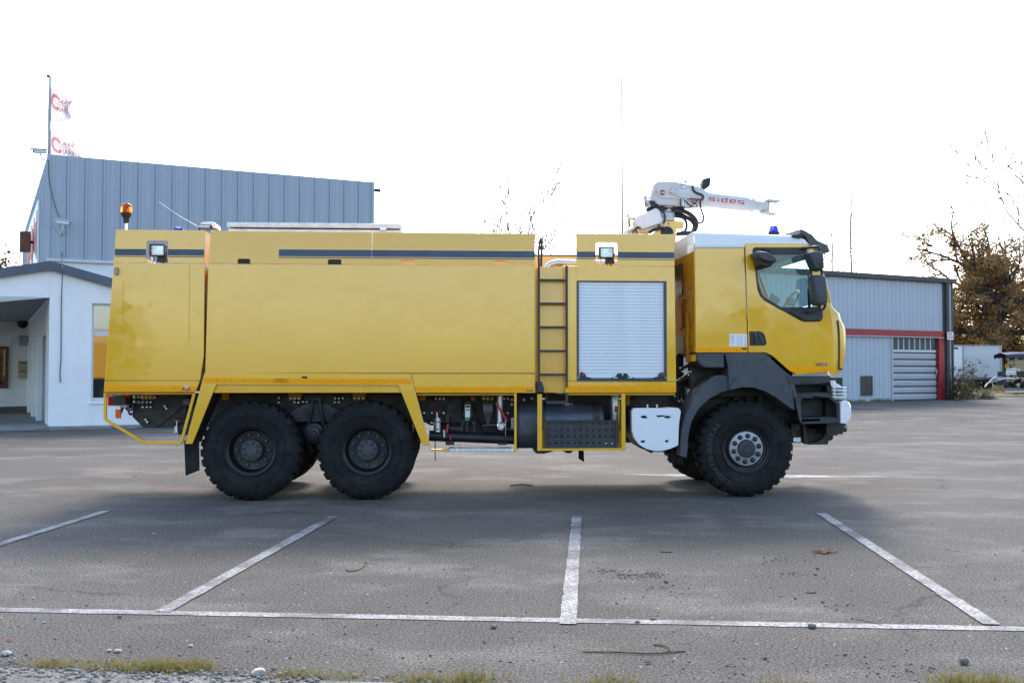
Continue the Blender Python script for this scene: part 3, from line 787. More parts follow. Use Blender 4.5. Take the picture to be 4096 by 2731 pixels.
for k in range(2): part(MB().box(x0+.02, x1-.02, -.006, -.0045, z0+.02+.025*k, z0+.028+.025*k), 'notice_print', 'label_white', mk_, smooth=0)
def stripe(v, a0, a1, b0, b1, c0, c1, y=-.002, tilt=0):
    for p0, p1 in ((b0, b1), (c0, c1)):
        x0, x1, z0, z1 = qrect(v, a0, p0, a1, p1, 0); part(MB().prism([(x0+tilt, z0), (x1, z0), (x1, z1), (x0+tilt, z1)], y, y+.0015), 'blue_stripe', 'blue_stripe', smooth=0)
stripe('A', 285, 614, 565, 632, 639, 647); stripe('A', 842, 1219, 568, 634, 642, 651)
x0, x1, z0, z1 = qrect('A', 285, 757, 327, 838)
part(MB().prism(rrect(x0, x1, z0, z1, .02), -.035, -.001), 'marker_lamp', 'marker', bevel=.006)
# floodlights in the cut-outs
def floodlight(v, a0, b0, a1, b1, y=.12):
    x0, x1, z0, z1 = qrect(v, a0, b0, a1, b1, y)
    f = part(MB().prism(rrect(x0, x1, z0, z1, .012, 3), y, y+.11, [rrect(x0+.018, x1-.018, z0+.018, z1-.018, .006, 2)]), 'floodlight', 'black', bevel=.004)
    cx, cz = (x0+x1)/2, (z0+z1)/2; w, h = (x1-x0)/2-.02, (z1-z0)/2-.02
    rings = [[(cx-w*s, y+d, cz-h*t), (cx+w*s, y+d, cz-h*t), (cx+w*s, y+d, cz+h*t), (cx-w*s, y+d, cz+h*t)] for s, t, d in ((1,1,.012),(.5,.55,.075),(.45,.3,.085))]
    part(MB().loft(rings, cap=False).add(rings[2], [(0,1,2,3)]), 'reflector', 'reflector', f, smooth=0, fix=False)
    part(MB().cyl((cx-w*.45, y+.05, cz), (cx+w*.45, y+.05, cz), .007, n=8), 'lamp_tube', 'label_white', f)
    part(MB().box(x0+.016, x1-.016, y+.004, y+.007, z0+.016, z1-.016), 'lens', 'lamp_glass', f, smooth=0)
    part(MB().box(x0+.02, x1-.02, y+.10, y+.16, z0+.03, z1-.03), 'rear_housing', 'black', f, bevel=.02)
    part(MB().box(cx-.01, cx+.10, y+.02, y+.10, z0-.065, z0-.004), 'cable_box', 'black', f, bevel=.008)
    part(MB().tube(smooth_path([(cx+.06, y+.06, z0-.06), (cx+.05, y+.05, z0-.10), (cx-.02, y+.06, z0-.13), (cx-.09, y+.08, z0-.08)]), .007, 6), 'cable', 'hose', f)
    part(MB().tube([(cx-.07, y+.06, z0+.01), (cx-.07, y+.06, ZF-.03)], .011, 8).tube([(cx+.11, y+.1, cz), (cx+.12, y+.1, cz-.05), (cx+.04, y+.1, z0-.03), (cx+.0, y+.1, ZF-.03)], .010, 8), 'bracket', 'steel', f)
    return f
floodlight('A', 645, 513, 810, 641); floodlight('E', 878, 268, 1028, 388)
part(MB().bar(Q3('A', 600, 676, .5), Q3('A', 700, 712, .5), .05, .03), 'deck_rail', 'steel')
# orange beacon
bx, bz = Q('A', 406, 250, .35)
zA = lambda v: Q('A', 406, v, .35)[1]
bc = part(MB().lathe([(.0,zA(300)),(.016,zA(300)),(.034,zA(290)),(.034,zA(270)),(.040,zA(258)),(.038,zA(248)),(.044,zA(240)),(.048,zA(222)),(.064,zA(208)),(.066,zA(186)),(.0,zA(185))], (bx,.35,0), (0,0,1), 24), 'warning_beacon', 'black')
part(MB().lathe([(.064,zA(187)),(.066,zA(150)),(.064,zA(120)),(.052,zA(100)),(.028,zA(88)),(.0,zA(85))], (bx,.35,0), (0,0,1), 24), 'beacon_lens', 'orange_lens', bc)
part(MB().cyl((bx,.35,zA(184)), (bx,.35,zA(120)), .032, .02, n=10), 'beacon_reflector', 'orange_lens', bc)
part(MB().cyl((bx,.35,ZF-.03), (bx,.35,zA(299)), .014, n=12), 'beacon_pole', 'chrome', bc)
x_, z_ = Q('A', 950, 366, .6)
bb_ = part(MB().lathe([(.09,ZF-.02),(.09,z_-.06),(.085,z_-.02),(.06,z_+.02),(.0,z_+.035)], (x_,.6,0), (0,0,1), 20), 'blue_beacon', 'blue_lens')
# rear work light and whip antenna on the deck
x0, x1, z0, z1 = qrect('A', 1175, 322, 1320, 366, 1.0)
wlm = part(MB().prism([(x0,z0+.02),(x0+.02,z1),(x1,z1),(x1+.02,z0)], .85, 1.15), 'work_light', 'black', bevel=.004)
part(MB().prism(QP('A', [(1190,322),(1222,294),(1330,294),(1355,312),(1360,360),(1330,362),(1318,335),(1310,324)], .95), .84, 1.16), 'work_light_shell', 'white', wlm, bevel=.012)
part(MB().box(x0+.015, x1-.015, .845, .849, z0+.01, z1-.012), 'lens', 'lamp_glass', wlm)
part(MB().cyl((x1,1.0,z0+.02), (x1,1.0,ZF-.03), .03), 'work_light_post', 'steel', wlm)
p0, p1 = Q3('A', 1172, 340, 1.0), Q3('A', 742, 70, 1.0)
part(MB().tube([p0, p0.lerp(p1,.5)+Vector((0,0,-.015)), p1], [.004,.0022,.0018], 6), 'whip_antenna', 'steel')
part(MB().cyl((p0.x, 1.0, ZF-.03), p0, .012), 'antenna_base', 'black')

# ---------------------------------------------------------------- tank body
xt0, xt1 = xat(826, 1300), xat(2140, 1300)
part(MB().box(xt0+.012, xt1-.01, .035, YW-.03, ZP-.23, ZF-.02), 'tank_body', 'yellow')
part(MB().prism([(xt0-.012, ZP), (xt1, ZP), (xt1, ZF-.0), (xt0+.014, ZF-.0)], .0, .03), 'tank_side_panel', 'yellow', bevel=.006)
# leaning upper panels with finger notches
xs = xat(1487, 990); LEAN = .035
notch = [(951,1000),(1312,1365),(1605,1656),(1971,2022)]
def lean_panel(xa, xb, nts, name='upper_side_panel', far=False):
    pts = [(xa, ZF+.005)]
    for a, b in nts:
        x0, x1 = xat(a, 1046), xat(b, 1046)
        pts += [(x0, ZF+.005), (x0, ZF+.045)] + arc(x0+.015, ZF+.045, .015, 180, 90, 3)[1:] + arc(x1-.015, ZF+.045, .015, 90, 0, 3) + [(x1, ZF+.005)]
    pts += [(xb, ZF+.005), (xb, ZT), (xa+.01, ZT)]
    mb = MB().prism(pts, .0, .025); ly = lambda z: LEAN*(z-ZF)/(ZT-ZF)
    mb.v = [(x, y + ly(z), z) for x, y, z in mb.v]
    if far: mb.v = [(x, YW - y, z) for x, y, z in mb.v]
    return part(mb, name, 'yellow', bevel=.003)
lean_panel(xt0+.02, xs-.0015, notch[:2]); lean_panel(xs+.0015, xt1, notch[2:])
lean_panel(xt0+.02, xt1, [], 'far_upper_panel', True)
for i, (a, b) in enumerate(notch):
    x0, x1 = xat(a, 1046), xat(b, 1046)
    part(MB().box(x0-.01, x1+.01, .045, .065, ZF-.015, ZF+.08), 'notch_latch', 'black' if i < 2 else 'yellow')
for p0, p1 in ((999, 1026), (1029.5, 1033)):
    for xa, xb in ((xat(1115,1010), xs-.0015), (xs+.0015, xt1)):
        z0, z1 = TR.on(1600, p1+1.5)[1], TR.on(1600, p0+1.5)[1]; ly = lambda z: LEAN*(z-ZF)/(ZT-ZF)
        part(MB().add([(xa, ly(z0)-.002, z0), (xb, ly(z0)-.002, z0), (xb, ly(z1)-.002, z1), (xa, ly(z1)-.002, z1)], [(0,1,2,3)]), 'blue_stripe', 'blue_stripe', smooth=0, fix=False)
# checker-plate locker on the roof deck
x0, x1, z0, z1 = qrect('P', 912, 898, 1598, 922, .9)
z1 = TR.on(1200, 893, .9)[1]
lk = part(MB().box(x0, x1, .9, 1.7, ZF-.03, z1-.075), 'roof_locker', 'tread', bevel=.006)
part(MB().prism([(x0-.01, z1-.06), (x1+.01, z1-.06), (x1+.01, z1), (x0-.01, z1)], .88, 1.72), 'locker_lid', 'tread', lk, bevel=.006)
part(MB().box(xat(1520,905,.87), xat(1545,905,.87), .868, .88, z1-.085, z1-.045), 'hinge', 'steel', lk)
part(MB().prism([(x1+.01, ZF-.02), (x1+.10, ZF-.02), (x1+.03, z1), (x1+.01, z1)], .95, .99), 'locker_bracket', 'steel', lk)
# wheel-arch skirt over the two rear axles
ya = [(819,1489),(1643,1495),(1719,1779),(1689,1779),(1594,1541),(865,1538),(769,1775),(741,1775),(812,1510)]
part(MB().prism(QP('P', ya), .0, .025), 'wheel_arch', 'yellow', bevel=.005)
part(MB().prism(QP('P', [(741,1775),(769,1775),(866,1541),(846,1541)], .1), .026, .55), 'arch_liner', 'chassis')
part(MB().prism(QP('P', [(1719,1779),(1697,1779),(1604,1545),(1630,1545)], .05), .026, .20), 'arch_return', 'yellow')
part(MB().prism(QP('P', [(1712,1779),(1689,1779),(1596,1545),(1622,1545)], .2), .201, .55), 'arch_liner', 'chassis')
tape('B', [(1096,356),(1108,312),(1901,318),(1901,360)], marks=True)
tape('C', [(-5,150),(-5,92),(1518,98),(1533,152)])
x0, x1, z0, z1 = qrect('C', 302, 69, 360, 94); part(MB().box(x0, x1, -.004, -.001, z0, z1), 'caution_label', 'label_black', smooth=0)
# side skirt between arch and ladder
part(MB().prism(QP('P', [(1646,1496),(2140,1496),(2140,1571),(1664,1570)]), .0, .02), 'side_skirt', 'yellow', bevel=.004)
tape('D', [(40,248),(27,194),(1433,198),(1437,250)])
x0, x1, z0, z1 = qrect('D', 1342, 231, 1414, 249, -.004)
fl = part(MB().box(x0, x1, -.008, -.0055, z0, z1), 'fuel_label', 'label_black', smooth=0)
vs, fs = fit_text('GASOIL', x0+.006, x1-.006, z0+.004, z1-.004); part(MB().add([(x, -.0085, z) for x, z in vs], fs), 'lettering', 'label_white', fl, smooth=0, fix=False)
part(qbox('D', 50, 272, 1200, 297, .06, .10), 'skirt_rail', 'yellow_in')

# ---------------------------------------------------------------- frame guard under the rear
gy = .06
pth = [Q3('B', *p, gy) for p in ((170,455),(170,706),(545,927),(893,927),(1018,455))]
fg = MB()
for i in range(4): fg.bar(pth[i], pth[i+1], .034, .034, up=(0,1,0))
part(fg, 'rear_guard_frame', 'yellow', bevel=.004)
part(qbox('B', 162, 441, 1010, 469, .05, .09), 'guard_top_rail', 'yellow_in')
# tail lamp, reflector, tow plate
x0, x1, z0, z1 = qrect('B', 240, 478, 372, 572, .35)
tl = part(MB().box(x0, x1, .33, .62, z0, z1), 'tail_lamp', 'black', bevel=.01)
x0, x1, z0, z1 = qrect('B', 193, 482, 243, 574, .35); part(MB().box(x0, x1-.002, .34, .61, z0, z1), 'red_lens', 'red_lens', tl, bevel=.015)
part(qbox('B', 330, 474, 400, 500, .3, .34), 'red_cap', 'red_lens', tl, bevel=.01)
part(MB().tube(smooth_path([Q3('B',370,495,.4), Q3('B',400,490,.4), Q3('B',415,465,.4)]), .012, 6), 'cable', 'hose', tl)
grid = MB()
for u in range(195, 380, 14): grid.add(*[(lambda a, b: ([a, b, b+Vector((0,0,.004)), a+Vector((0,0,.004))], [(0,1,2,3)]))(Q3('B',u,574,.36), Q3('B',u+14,574,.36))][0])
for v in (450, 574, 585):
    grid.bar(Q3('B',190,v,.36), Q3('B',370,v,.36), .006, .006)
for u in range(195, 240, 16): grid.bar(Q3('B',u,448,.36), Q3('B',u,588,.36), .005, .005)
for u in range(240, 372, 14): grid.bar(Q3('B',u,572,.36), Q3('B',u,588,.36), .005, .005)
part(grid, 'lamp_guard', 'steel', tl, smooth=0)
M['orange_reflector'] = mk('orange_reflector', (.75,.12,.01), .3)
part(MB().prism(QP('B', [(270,608),(318,612),(318,695),(270,693)], .35), .33, .36), 'side_reflector', 'orange_reflector')
part(MB().prism(QP('B', [(300,570),(352,580),(340,610),(322,650),(300,640),(318,600)], .37), .365, .39), 'reflector_arm', 'black')
part(MB().prism(QP('B', [(430,470),(960,470),(930,690),(830,700),(830,785),(530,786),(425,680),(430,604),(385,604),(385,566),(430,562)], .80), .80, .83), 'tow_plate', 'chassis', bevel=.006)
part(MB().prism(QP('B', [(940,480),(640,690),(655,786),(985,520)], .78), .77, .80), 'tow_gusset', 'chassis')
bolt_m = MB().lathe([(.0,-.018),(.012,-.016),(.020,-.008),(.022,0),(.022,.02)], (0,0,0), (0,1,0), 8)
bolt = part(bolt_m, 'bolt', 'steel')
bolts = [('B',u,v,.78) for u in (450,489) for v in (495,542)] + [('B',u,v,.77) for u in (525,564,602) for v in (542,589)] + [('B',u,495,.76) for u in (525,564,602)]
bolts += [('B',u,v,.78) for u,v in ((640,497),(555,707),(570,730),(735,580),(752,603))]
bolts += [('C',u,316,.70) for u in (177,222,267,897,942,987)] + [('C',u,v,.80) for u,v in ((672,316),(716,316),(760,316),(218,361),(263,361),(313,357),(357,357),(669,361),(714,361),(44,313),(44,365),(1662,318),(1800,320),(1845,320),(1888,320),(1665,480),(1757,480),(1888,480))]
bolts += [('D',u,v,.80) for u,v in ((85,334),(128,334),(275,336),(320,336),(366,336),(1075,336),(1120,336),(1168,348),(1168,405),(1120,503),(136,505),(228,505),(366,505),(1310,348),(1405,334))] + [('D',u,335,.70) for u in (838,885,935)]
for i, (v, a, b, y) in enumerate(bolts):
    q = bolt if i == 0 else part_copy(bolt); q.location = Q3(v, a, b, y)
part(qbox('B', 504, 471, 627, 516, .76, .80), 'chassis_bracket', 'yellow_in')
tw = MB().lathe([(.055,-.02),(.03,-.02),(.03,.02),(.055,.02)], Q3('B', 402, 588, .78), (0,1,0), 16, True); part(tw, 'tow_eye', 'tank_grey')
part(MB().tube(smooth_path([Q3('B',392,590,.77), Q3('B',395,640,.77), Q3('B',412,662,.77), Q3('B',420,640,.77)]), .014, 6), 'tow_hook', 'tank_grey')
dv = part(MB().cyl(Q3('B',850,770,.5), Q3('B',850,832,.5), .032), 'drain_valve', 'steel')
part(qbox('B', 820, 710, 876, 720, .48, .52), 'valve_handle', 'red', dv)
part(MB().cyl(Q3('B',850,720,.5), Q3('B',850,770,.5), .012), 'valve_stem', 'steel', dv)
part(MB().tube([Q3('B',858,832,.5), Q3('B',858,960,.5), Q3('B',850,975,.5), Q3('B',862,980,.5)], .004, 5), 'valve_chain', 'steel', dv)
part(MB().tube(smooth_path([Q3('B',860,790,.5), Q3('B',920,765,.55), Q3('B',980,750,.6)]), .02, 8), 'drain_pipe', 'steel', dv)
part(MB().prism(QP('B', [(830,700),(1000,690),(990,860),(835,845)], .9), .9, 1.0), 'gearbox_cover', 'chassis')
part(MB().box(*qrect('B', 912, 500, 985, 580, .7)[:2], .66, .74, *qrect('B', 912, 500, 985, 580, .7)[2:]), 'coupling', 'tank_grey', bevel=.02)
mf = MB().loft([[(x, y, z) for x, z in QP('B', [(918+i*6,905+8*i),(1062,905),(1066,1188),(932+i*4,1240)], y)] for i, y in ((0,.12),(1,.14))]); part(mf, 'mudflap', 'rubber')

# ---------------------------------------------------------------- chassis
zc1, zc0 = TR.on(1500, 1575, .82)[1], TR.on(1500, 1690, .82)[1]
xc0, xc1 = xat(620, 1600, .82), xat(3300, 1600, .82)
for y in (.83, 1.60): part(MB().box(xc0, xc1, y, y+.08, zc0, zc1), 'chassis_rail', 'chassis')
for px in (640, 1220, 1760, 2150, 2500, 2880): part(MB().box(xat(px,1600,.9), xat(px,1600,.9)+.1, .912, 1.598, zc0+.04, zc1-.04), 'cross_member', 'chassis')
part(MB().box(xat(830,1560,.8), xat(2140,1560,.8), .76, .82, TR.on(1300,1572,.78)[1], ZP-.235), 'subframe_rail', 'yellow_in')
part(MB().box(xat(830,1560,.8), xat(2140,1560,.8), 1.68, 1.74, TR.on(1300,1572,.78)[1], ZP-.235), 'subframe_rail', 'yellow_in')
for u in (330, 500, 1010, 1180): part(qbox('C', u, 172, u+18, 258, .70, .76), 'subframe_rib', 'yellow_in')
for v, a, b, c, d in (('C',150,200,297,338), ('C',870,200,1015,338), ('D',75,300,158,356), ('D',810,302,960,357), ('B',1280,378,1345,520)): part(qbox(v, a, b, c, d, .72, .76), 'chassis_bracket', 'yellow_in', bevel=.004)
for u in (415, 1090): part(MB().lathe([(.0,0),(.02,0),(.02,.03),(.035,.03),(.035,.07),(.025,.075),(.025,.2)], Q3('C', u, 212, .62), (0,0,1), 12), 'mount_bush', 'steel')
part(MB().lathe([(.0,0),(.02,0),(.02,.03),(.035,.03),(.035,.07),(.025,.075),(.025,.2)], Q3('B', 1520, 412, .62), (0,0,1), 12), 'mount_bush', 'steel')
part(MB().box(xat(900,1700,1.0), xat(1650,1700,1.0), .95, 1.55, .62, .90), 'bogie_beam', 'chassis', bevel=.03)
# leaf spring pack of the bogie, V-rod, trunnion
sp = [part(MB().prism(QP('C', [(460-h, v+14),(460-h*.4, v), (460+h*.4, v), (460+h, v+14), (460+h, v+24), (460+h*.4, v+11), (460-h*.4, v+11), (460-h, v+24)], .50), .50, .60), 'leaf_spring', 'tank_grey', smooth=0) for v, h in ((385,160),(410,215),(435,250),(460,280),(485,300),(510,320),(535,330),(558,340))]
vr = MB(); vr.tube([Q3('C',432,320,.45), Q3('C',366,650,.45)], .022, 8); vr.tube([Q3('C',492,320,.45), Q3('C',546,620,.45)], .022, 8); vr.bar(Q3('C',400,318,.45), Q3('C',515,318,.45), .05, .03)
part(vr, 'spring_clamp', 'black')
part(MB().lathe([(.0,-.08),(.03,-.08),(.035,-.06),(.075,-.055),(.08,-.03),(.12,-.02),(.12,.12)], Q3('C', 440, 705, .42), (0,1,0), 24), 'trunnion', 'rim')
for a, b in (((300,640),(430,920)), ((330,640),(520,900))): part(MB().tube([Q3('C',*a,.7), Q3('C',*b,.7)], .03, 8), 'torque_rod', 'chassis')

# ---------------------------------------------------------------- wheels
WR, YT0, YT1 = .588, .09, .47
def tyre(n=30, letters=None):
    prof = [(.285,YT0+.05),(.30,YT0+.012),(.36,YT0-.012),(.44,YT0-.02),(.50,YT0-.012),(.545,YT0+.01),(.562,YT0+.04),(.568,YT0+.10),(.568,YT1-.10),(.562,YT1-.04),(.545,YT1-.01),(.50,YT1+.012),(.40,YT1+.02),(.30,YT1-.012),(.285,YT1-.05)]
    mb = MB().lathe(prof, (0,0,0), (0,1,0), 64, True)
    mb.lathe([(.405,YT0-.0150),(.412,YT0-.0245),(.419,YT0-.0150)], (0,0,0), (0,1,0), 64, True)
    ym = (YT0+YT1)/2
    for i in range(n):
        for sgn in (-1, 1):
            a = 2*math.pi*(i + (.5 if sgn > 0 else 0))/n; w = 2*math.pi/n*.62; rings = []
            prof2 = [(.520, 0.0), (.575, .035), (WR, .055), (WR, .175)] if sgn < 0 else [(.520, 0.0), (.575, .035), (WR, .055), (WR, .175)]
            rr = []
            for r, dy in prof2:
                y = YT0 - .008 + dy if sgn < 0 else YT1 + .008 - dy
                sk = (dy/.175)*.45*w
                rr.append([(r*math.cos(a - w/2 + sk), y, r*math.sin(a - w/2 + sk)), (r*math.cos(a + w/2 + sk), y, r*math.sin(a + w/2 + sk))])
            inn = []
            for r, dy in [(.505, .03), (.54, .06), (.545, .07), (.545, .175)]:
                y = YT0 - .008 + dy if sgn < 0 else YT1 + .008 - dy
                sk = (dy/.175)*.45*w
                inn.append([(r*math.cos(a - w/2 + sk), y, r*math.sin(a - w/2 + sk)), (r*math.cos(a + w/2 + sk), y, r*math.sin(a + w/2 + sk))])
            vs = [p for pr in rr for p in pr] + [p for pr in inn for p in pr]
            fs = [(2*k, 2*k+1, 2*k+3, 2*k+2) for k in range(3)] + [(2*k, 2*k+2, 8+2*k+2, 8+2*k) for k in range(3)] + [(2*k+1, 8+2*k+1, 8+2*k+3, 2*k+3) for k in range(3)] + [(6,7,15,14), (0,8,9,1)]
            mb.add(vs, fs)
    return mb
def place_text_arc(txt, r0, r1, a_mid, span, y):
    vs, fs = fit_text(txt, -.5, .5, 0, 1, .01); mb = MB(); out = []
    for x, h in vs:
        a = a_mid - x*span; r = r0 + (r1-r0)*h; out.append((r*math.cos(a), y, r*math.sin(a)))
    return mb.add(out, fs)
def front_wheel():
    w = MB().lathe([(.30,.155),(.305,.095),(.298,.085),(.288,.092),(.284,.12),(.262,.13),(.258,.16),(.235,.165),(.225,.135),(.215,.128),(.20,.128),(.0,.128),(.0,.2),(.25,.24),(.262,.30)], (0,0,0), (0,1,0), 48, True).build('wheel', M['rim'], truck)
    part(tyre(), 'tyre', 'rubber', w)
    part(MB().lathe([(.207,.127),(.205,.112),(.112,.104),(.104,.112),(.104,.127)], (0,0,0), (0,1,0), 48), 'nut_ring', 'ring', w)
    part(MB().lathe([(.108,.125),(.108,.09),(.10,.078),(.055,.072),(.05,.066),(.0,.066)], (0,0,0), (0,1,0), 32), 'hub_cap', 'dark', w)
    nut = MB().lathe([(.030,.11),(.030,.095),(.022,.075),(.012,.066),(.0,.064)], (0,0,0), (0,1,0), 12).build('wheel_nut', M['dark'], w)
    for k in range(10):
        q = nut if k == 0 else part_copy(nut); q.location = (.157*math.cos(k*math.pi/5+.2), 0, .157*math.sin(k*math.pi/5+.2))
    part(place_text_arc('CONTINENTAL', .435, .492, R(190), R(108), YT0-.0235), 'tyre_lettering', 'letter_rubber', w, smooth=0, fix=False)
    return w
def rear_wheel():
    w = MB().lathe([(.30,.155),(.308,.095),(.298,.085),(.288,.095),(.284,.12),(.262,.13),(.255,.17),(.248,.26),(.232,.29),(.215,.293),(.12,.293),(.0,.293),(.0,.36),(.25,.36)], (0,0,0), (0,1,0), 48, True).build('wheel', M['rim'], truck)
    part(tyre(), 'tyre', 'rubber', w)
    hub = part(MB().lathe([(.135,.292),(.130,.20),(.125,.172),(.118,.165),(.066,.160),(.062,.150),(.0,.150)], (0,0,0), (0,1,0), 32), 'hub', 'grey_plastic', w)
    nut = MB().lathe([(.022,.293),(.022,.270),(.016,.258),(.0,.256)], (0,0,0), (0,1,0), 10).build('wheel_nut', M['tank_grey'], w)
    for k in range(10):
        q = nut if k == 0 else part_copy(nut); q.location = (.188*math.cos(k*math.pi/5+.16), 0, .188*math.sin(k*math.pi/5+.16))
    pk = MB().lathe([(.0,.152),(.020,.152),(.022,.158),(.022,.17)], (0,0,0), (0,1,0), 10).build('hub_plug', M['black'], w)
    for k in range(8):
        q = pk if k == 0 else part_copy(pk); q.location = (.092*math.cos(k*math.pi/4), .004, .092*math.sin(k*math.pi/4))
    return w
ax_r, ax_m, ax_f = xat(1001, 1800, .09), xat(1467, 1800, .09), xat(2987, 1800, .09)
rw = rear_wheel(); rw.location = (ax_r, 0, WR); rw.rotation_euler = (0, R(11), 0)
w2 = copy_tree(rw); w2.location = (ax_m, 0, WR); w2.rotation_euler = (0, R(-7), 0)
fw_ = front_wheel(); fw_.location = (ax_f, 0, WR)
for src, x in ((rw, ax_r), (rw, ax_m), (fw_, ax_f)):
    q = copy_tree(src); q.location = (x, YW, WR); q.rotation_euler = (0, 0, R(180))
for x in (ax_r, ax_m, ax_f):
    part(MB().lathe([(.07,.48),(.07,.9),(.22,1.05),(.25,1.25),(.22,1.45),(.07,1.6),(.07,2.02)], (x,0,WR), (0,1,0), 20), 'axle', 'chassis')

# ---------------------------------------------------------------- plumbing between arch and ladder
y = .45
part(qbox('D', 200, 300, 1235, 560, .95, 1.0), 'bulkhead', 'chassis')
pipe = part(MB().cyl(Q3('D',1028,300,y), Q3('D',1028,625,y), .039), 'suction_pipe', 'alu')
part(MB().lathe([(.048,-.03),(.05,-.055),(.040,-.06),(.040,-.07),(.034,-.075),(.0,-.075)], Q3('D',1040,655,y), (0,1,0), 24), 'pipe_cap', 'chrome', pipe)
part(MB().ball(Q3('D',1035,640,y), .05, .05, .05), 'pipe_elbow', 'alu', pipe)
part(MB().bar(Q3('D',984,384,y-.06), Q3('D',1112,600,y-.06), .02, .028), 'valve_lever', 'red', pipe, bevel=.004)
part(MB().tube([Q3('D',1090,575,y-.06), Q3('D',1096,690,y-.06), Q3('D',1092,770,y-.05)], .005, 5), 'cap_chain', 'steel', pipe)
va = part(MB().tube(smooth_path([Q3('D',293,560,y), Q3('D',292,640,y), Q3('D',292,725,y)]), .044, 16), 'hydrant_valve', 'alu')
part(MB().lathe([(.045,-.008),(.05,0),(.045,.008),(.036,.006),(.034,0),(.036,-.006)], Q3('D',284,488,y), (0,0,1), 18, True), 'handwheel', 'red', va)
part(MB().cyl(Q3('D',284,488,y), Q3('D',290,575,y), .012), 'valve_stem', 'steel', va)
part(MB().bar(Q3('D',240,488,y), Q3('D',330,488,y), .012, .008), 'handwheel_spoke', 'red', va)
part(MB().tube(smooth_path([Q3('D',252,650,y-.05), Q3('D',262,615,y-.05), Q3('D',350,605,y-.05)]), .006, 6), 'valve_bail', 'steel', va)
x0, x1, z0, z1 = qrect('D', 282, 685, 308, 703, y-.047); part(MB().box(x0, x1, y-.049, y-.046, z0, z1), 'valve_label', 'label_black', va, smooth=0)
x_, z0 = Q('D', 648, 560, .5); z1 = Q('D', 648, 352, .5)[1]
dr = part(MB().lathe([(.0,z0),(.078,z0),(.080,z0+.02),(.080,z1-.06),(.076,z1-.05),(.068,z1-.01),(.05,z1),(.0,z1)], (x_,.5,0), (0,0,1), 24), 'air_dryer', 'black')
part(MB().lathe([(.0815,z0+.02),(.0815,z0+.07)], (x_,.5,0), (0,0,1), 24), 'green_band', 'green_dark', dr)
def print_block(v, a0, b0, a1, b1, y, mats, parent, name='data_label'):
    x0, x1, z0, z1 = qrect(v, a0, b0, a1, b1, y); o = part(MB().box(x0, x1, y-.002, y, z0, z1), name, mats[0], parent, smooth=0); return o, x0, x1, z0, z1
o, x0, x1, z0, z1 = print_block('D', 618, 407, 677, 555, .415, ('label_white',), dr)
part(MB().box(x0+.004, x1-.004, .411, .4125, z1-.036, z1-.006), 'label_emblem', 'label_black', dr, smooth=0)
part(MB().box(x0+.008, x1-.008, .411, .4125, z1-.07, z1-.05), 'label_print', 'label_green', dr, smooth=0)
print_block('D', 618, 563, 669, 592, .415, ('label_green',), dr)
part(MB().prism(QP('D', [(823,380),(950,380),(950,480),(910,600),(905,645),(870,648),(865,600),(825,480)], .5), .5, .54), 'mount_plate', 'chassis', bevel=.004)
print_block('D', 832, 412, 942, 490, .498, ('tank_grey',), None, 'data_plate')
x_ = Q3('D', 884, 636, .5); part(MB().lathe([(.018,-.03),(.018,.0),(.010,.0),(.010,-.03)], x_, (0,1,0), 14, True), 'mount_eye', 'tank_grey')
part(MB().tube([Q3('D',195,770,.5), Q3('D',700,790,.5), Q3('D',1230,812,.5)], .065, 16), 'air_tank', 'black')
for a, b, c, d in ((388,835,493,880), (1005,850,1113,880)): part(qbox('D', a, b, c, d, .45, .6), 'tank_cradle', 'black')
part(MB().tube(smooth_path([Q3('D',515,862,.45), Q3('D',530,873,.45), Q3('D',570,873,.45)]), .007, 6), 'drain_hook', 'steel')
part(MB().bar(Q3('D',265,800,.40), Q3('D',268,1062,.40), .012, .012), 'level_rod', 'rubber')
part(MB().bar(Q3('D',418,632,.42), Q3('D',400,738,.42), .025, .035), 'drain_lever', 'red', bevel=.004)
part(MB().cyl(Q3('D',370,700,.43), Q3('D',370,790,.43), .02), 'drain_cock', 'steel')
part(MB().cyl(Q3('D',445,760,.43), Q3('D',445,820,.43), .014), 'sensor', 'red')
for a, b in (((440,680),(590,690)),((640,600),(640,740)),((700,620),(745,618)),((730,620),(715,760)),((590,600),(570,720)),((820,650),(990,640)),((1110,690),(1190,700))):
    part(MB().tube([Q3('D',*a,.55), Q3('D',*b,.55)], .013, 6), 'small_pipe', 'tank_grey')
for k, (a, b) in enumerate((((150,600),(330,560)), ((420,520),(560,640)), ((760,560),(900,700)), ((1080,500),(1190,640)), ((330,640),(600,740)))):
    p0, p1 = Q3('D',*a,.7), Q3('D',*b,.7); part(MB().tube(smooth_path([p0, p0.lerp(p1,.5)+Vector((0,0,-.06-.02*k)), p1]), .014, 6), 'air_hose', 'hose')
part(qbox('D', 1160, 560, 1192, 690, .6, .65), 'white_tag', 'label_white')
part(qbox('D', 390, 520, 430, 610, .6, .66), 'relay_box', 'black'); part(qbox('D', 690, 310, 735, 360, .6, .64), 'red_connector', 'red')
# yellow drop frame with step
part(qbox('D', 1197, 268, 1225, 957, .02, .07), 'drop_post', 'yellow', bevel=.004)
part(MB().prism(QP('D', [(190,800),(205,880),(218,927),(1197,927),(1197,956),(218,956),(195,880)], .03), .02, .06), 'drop_rail', 'yellow', bevel=.003)
part(MB().prism(QP('D', [(430,922),(1185,920),(1185,950),(430,950)], .015), .002, .30), 'step_tread', 'tread')

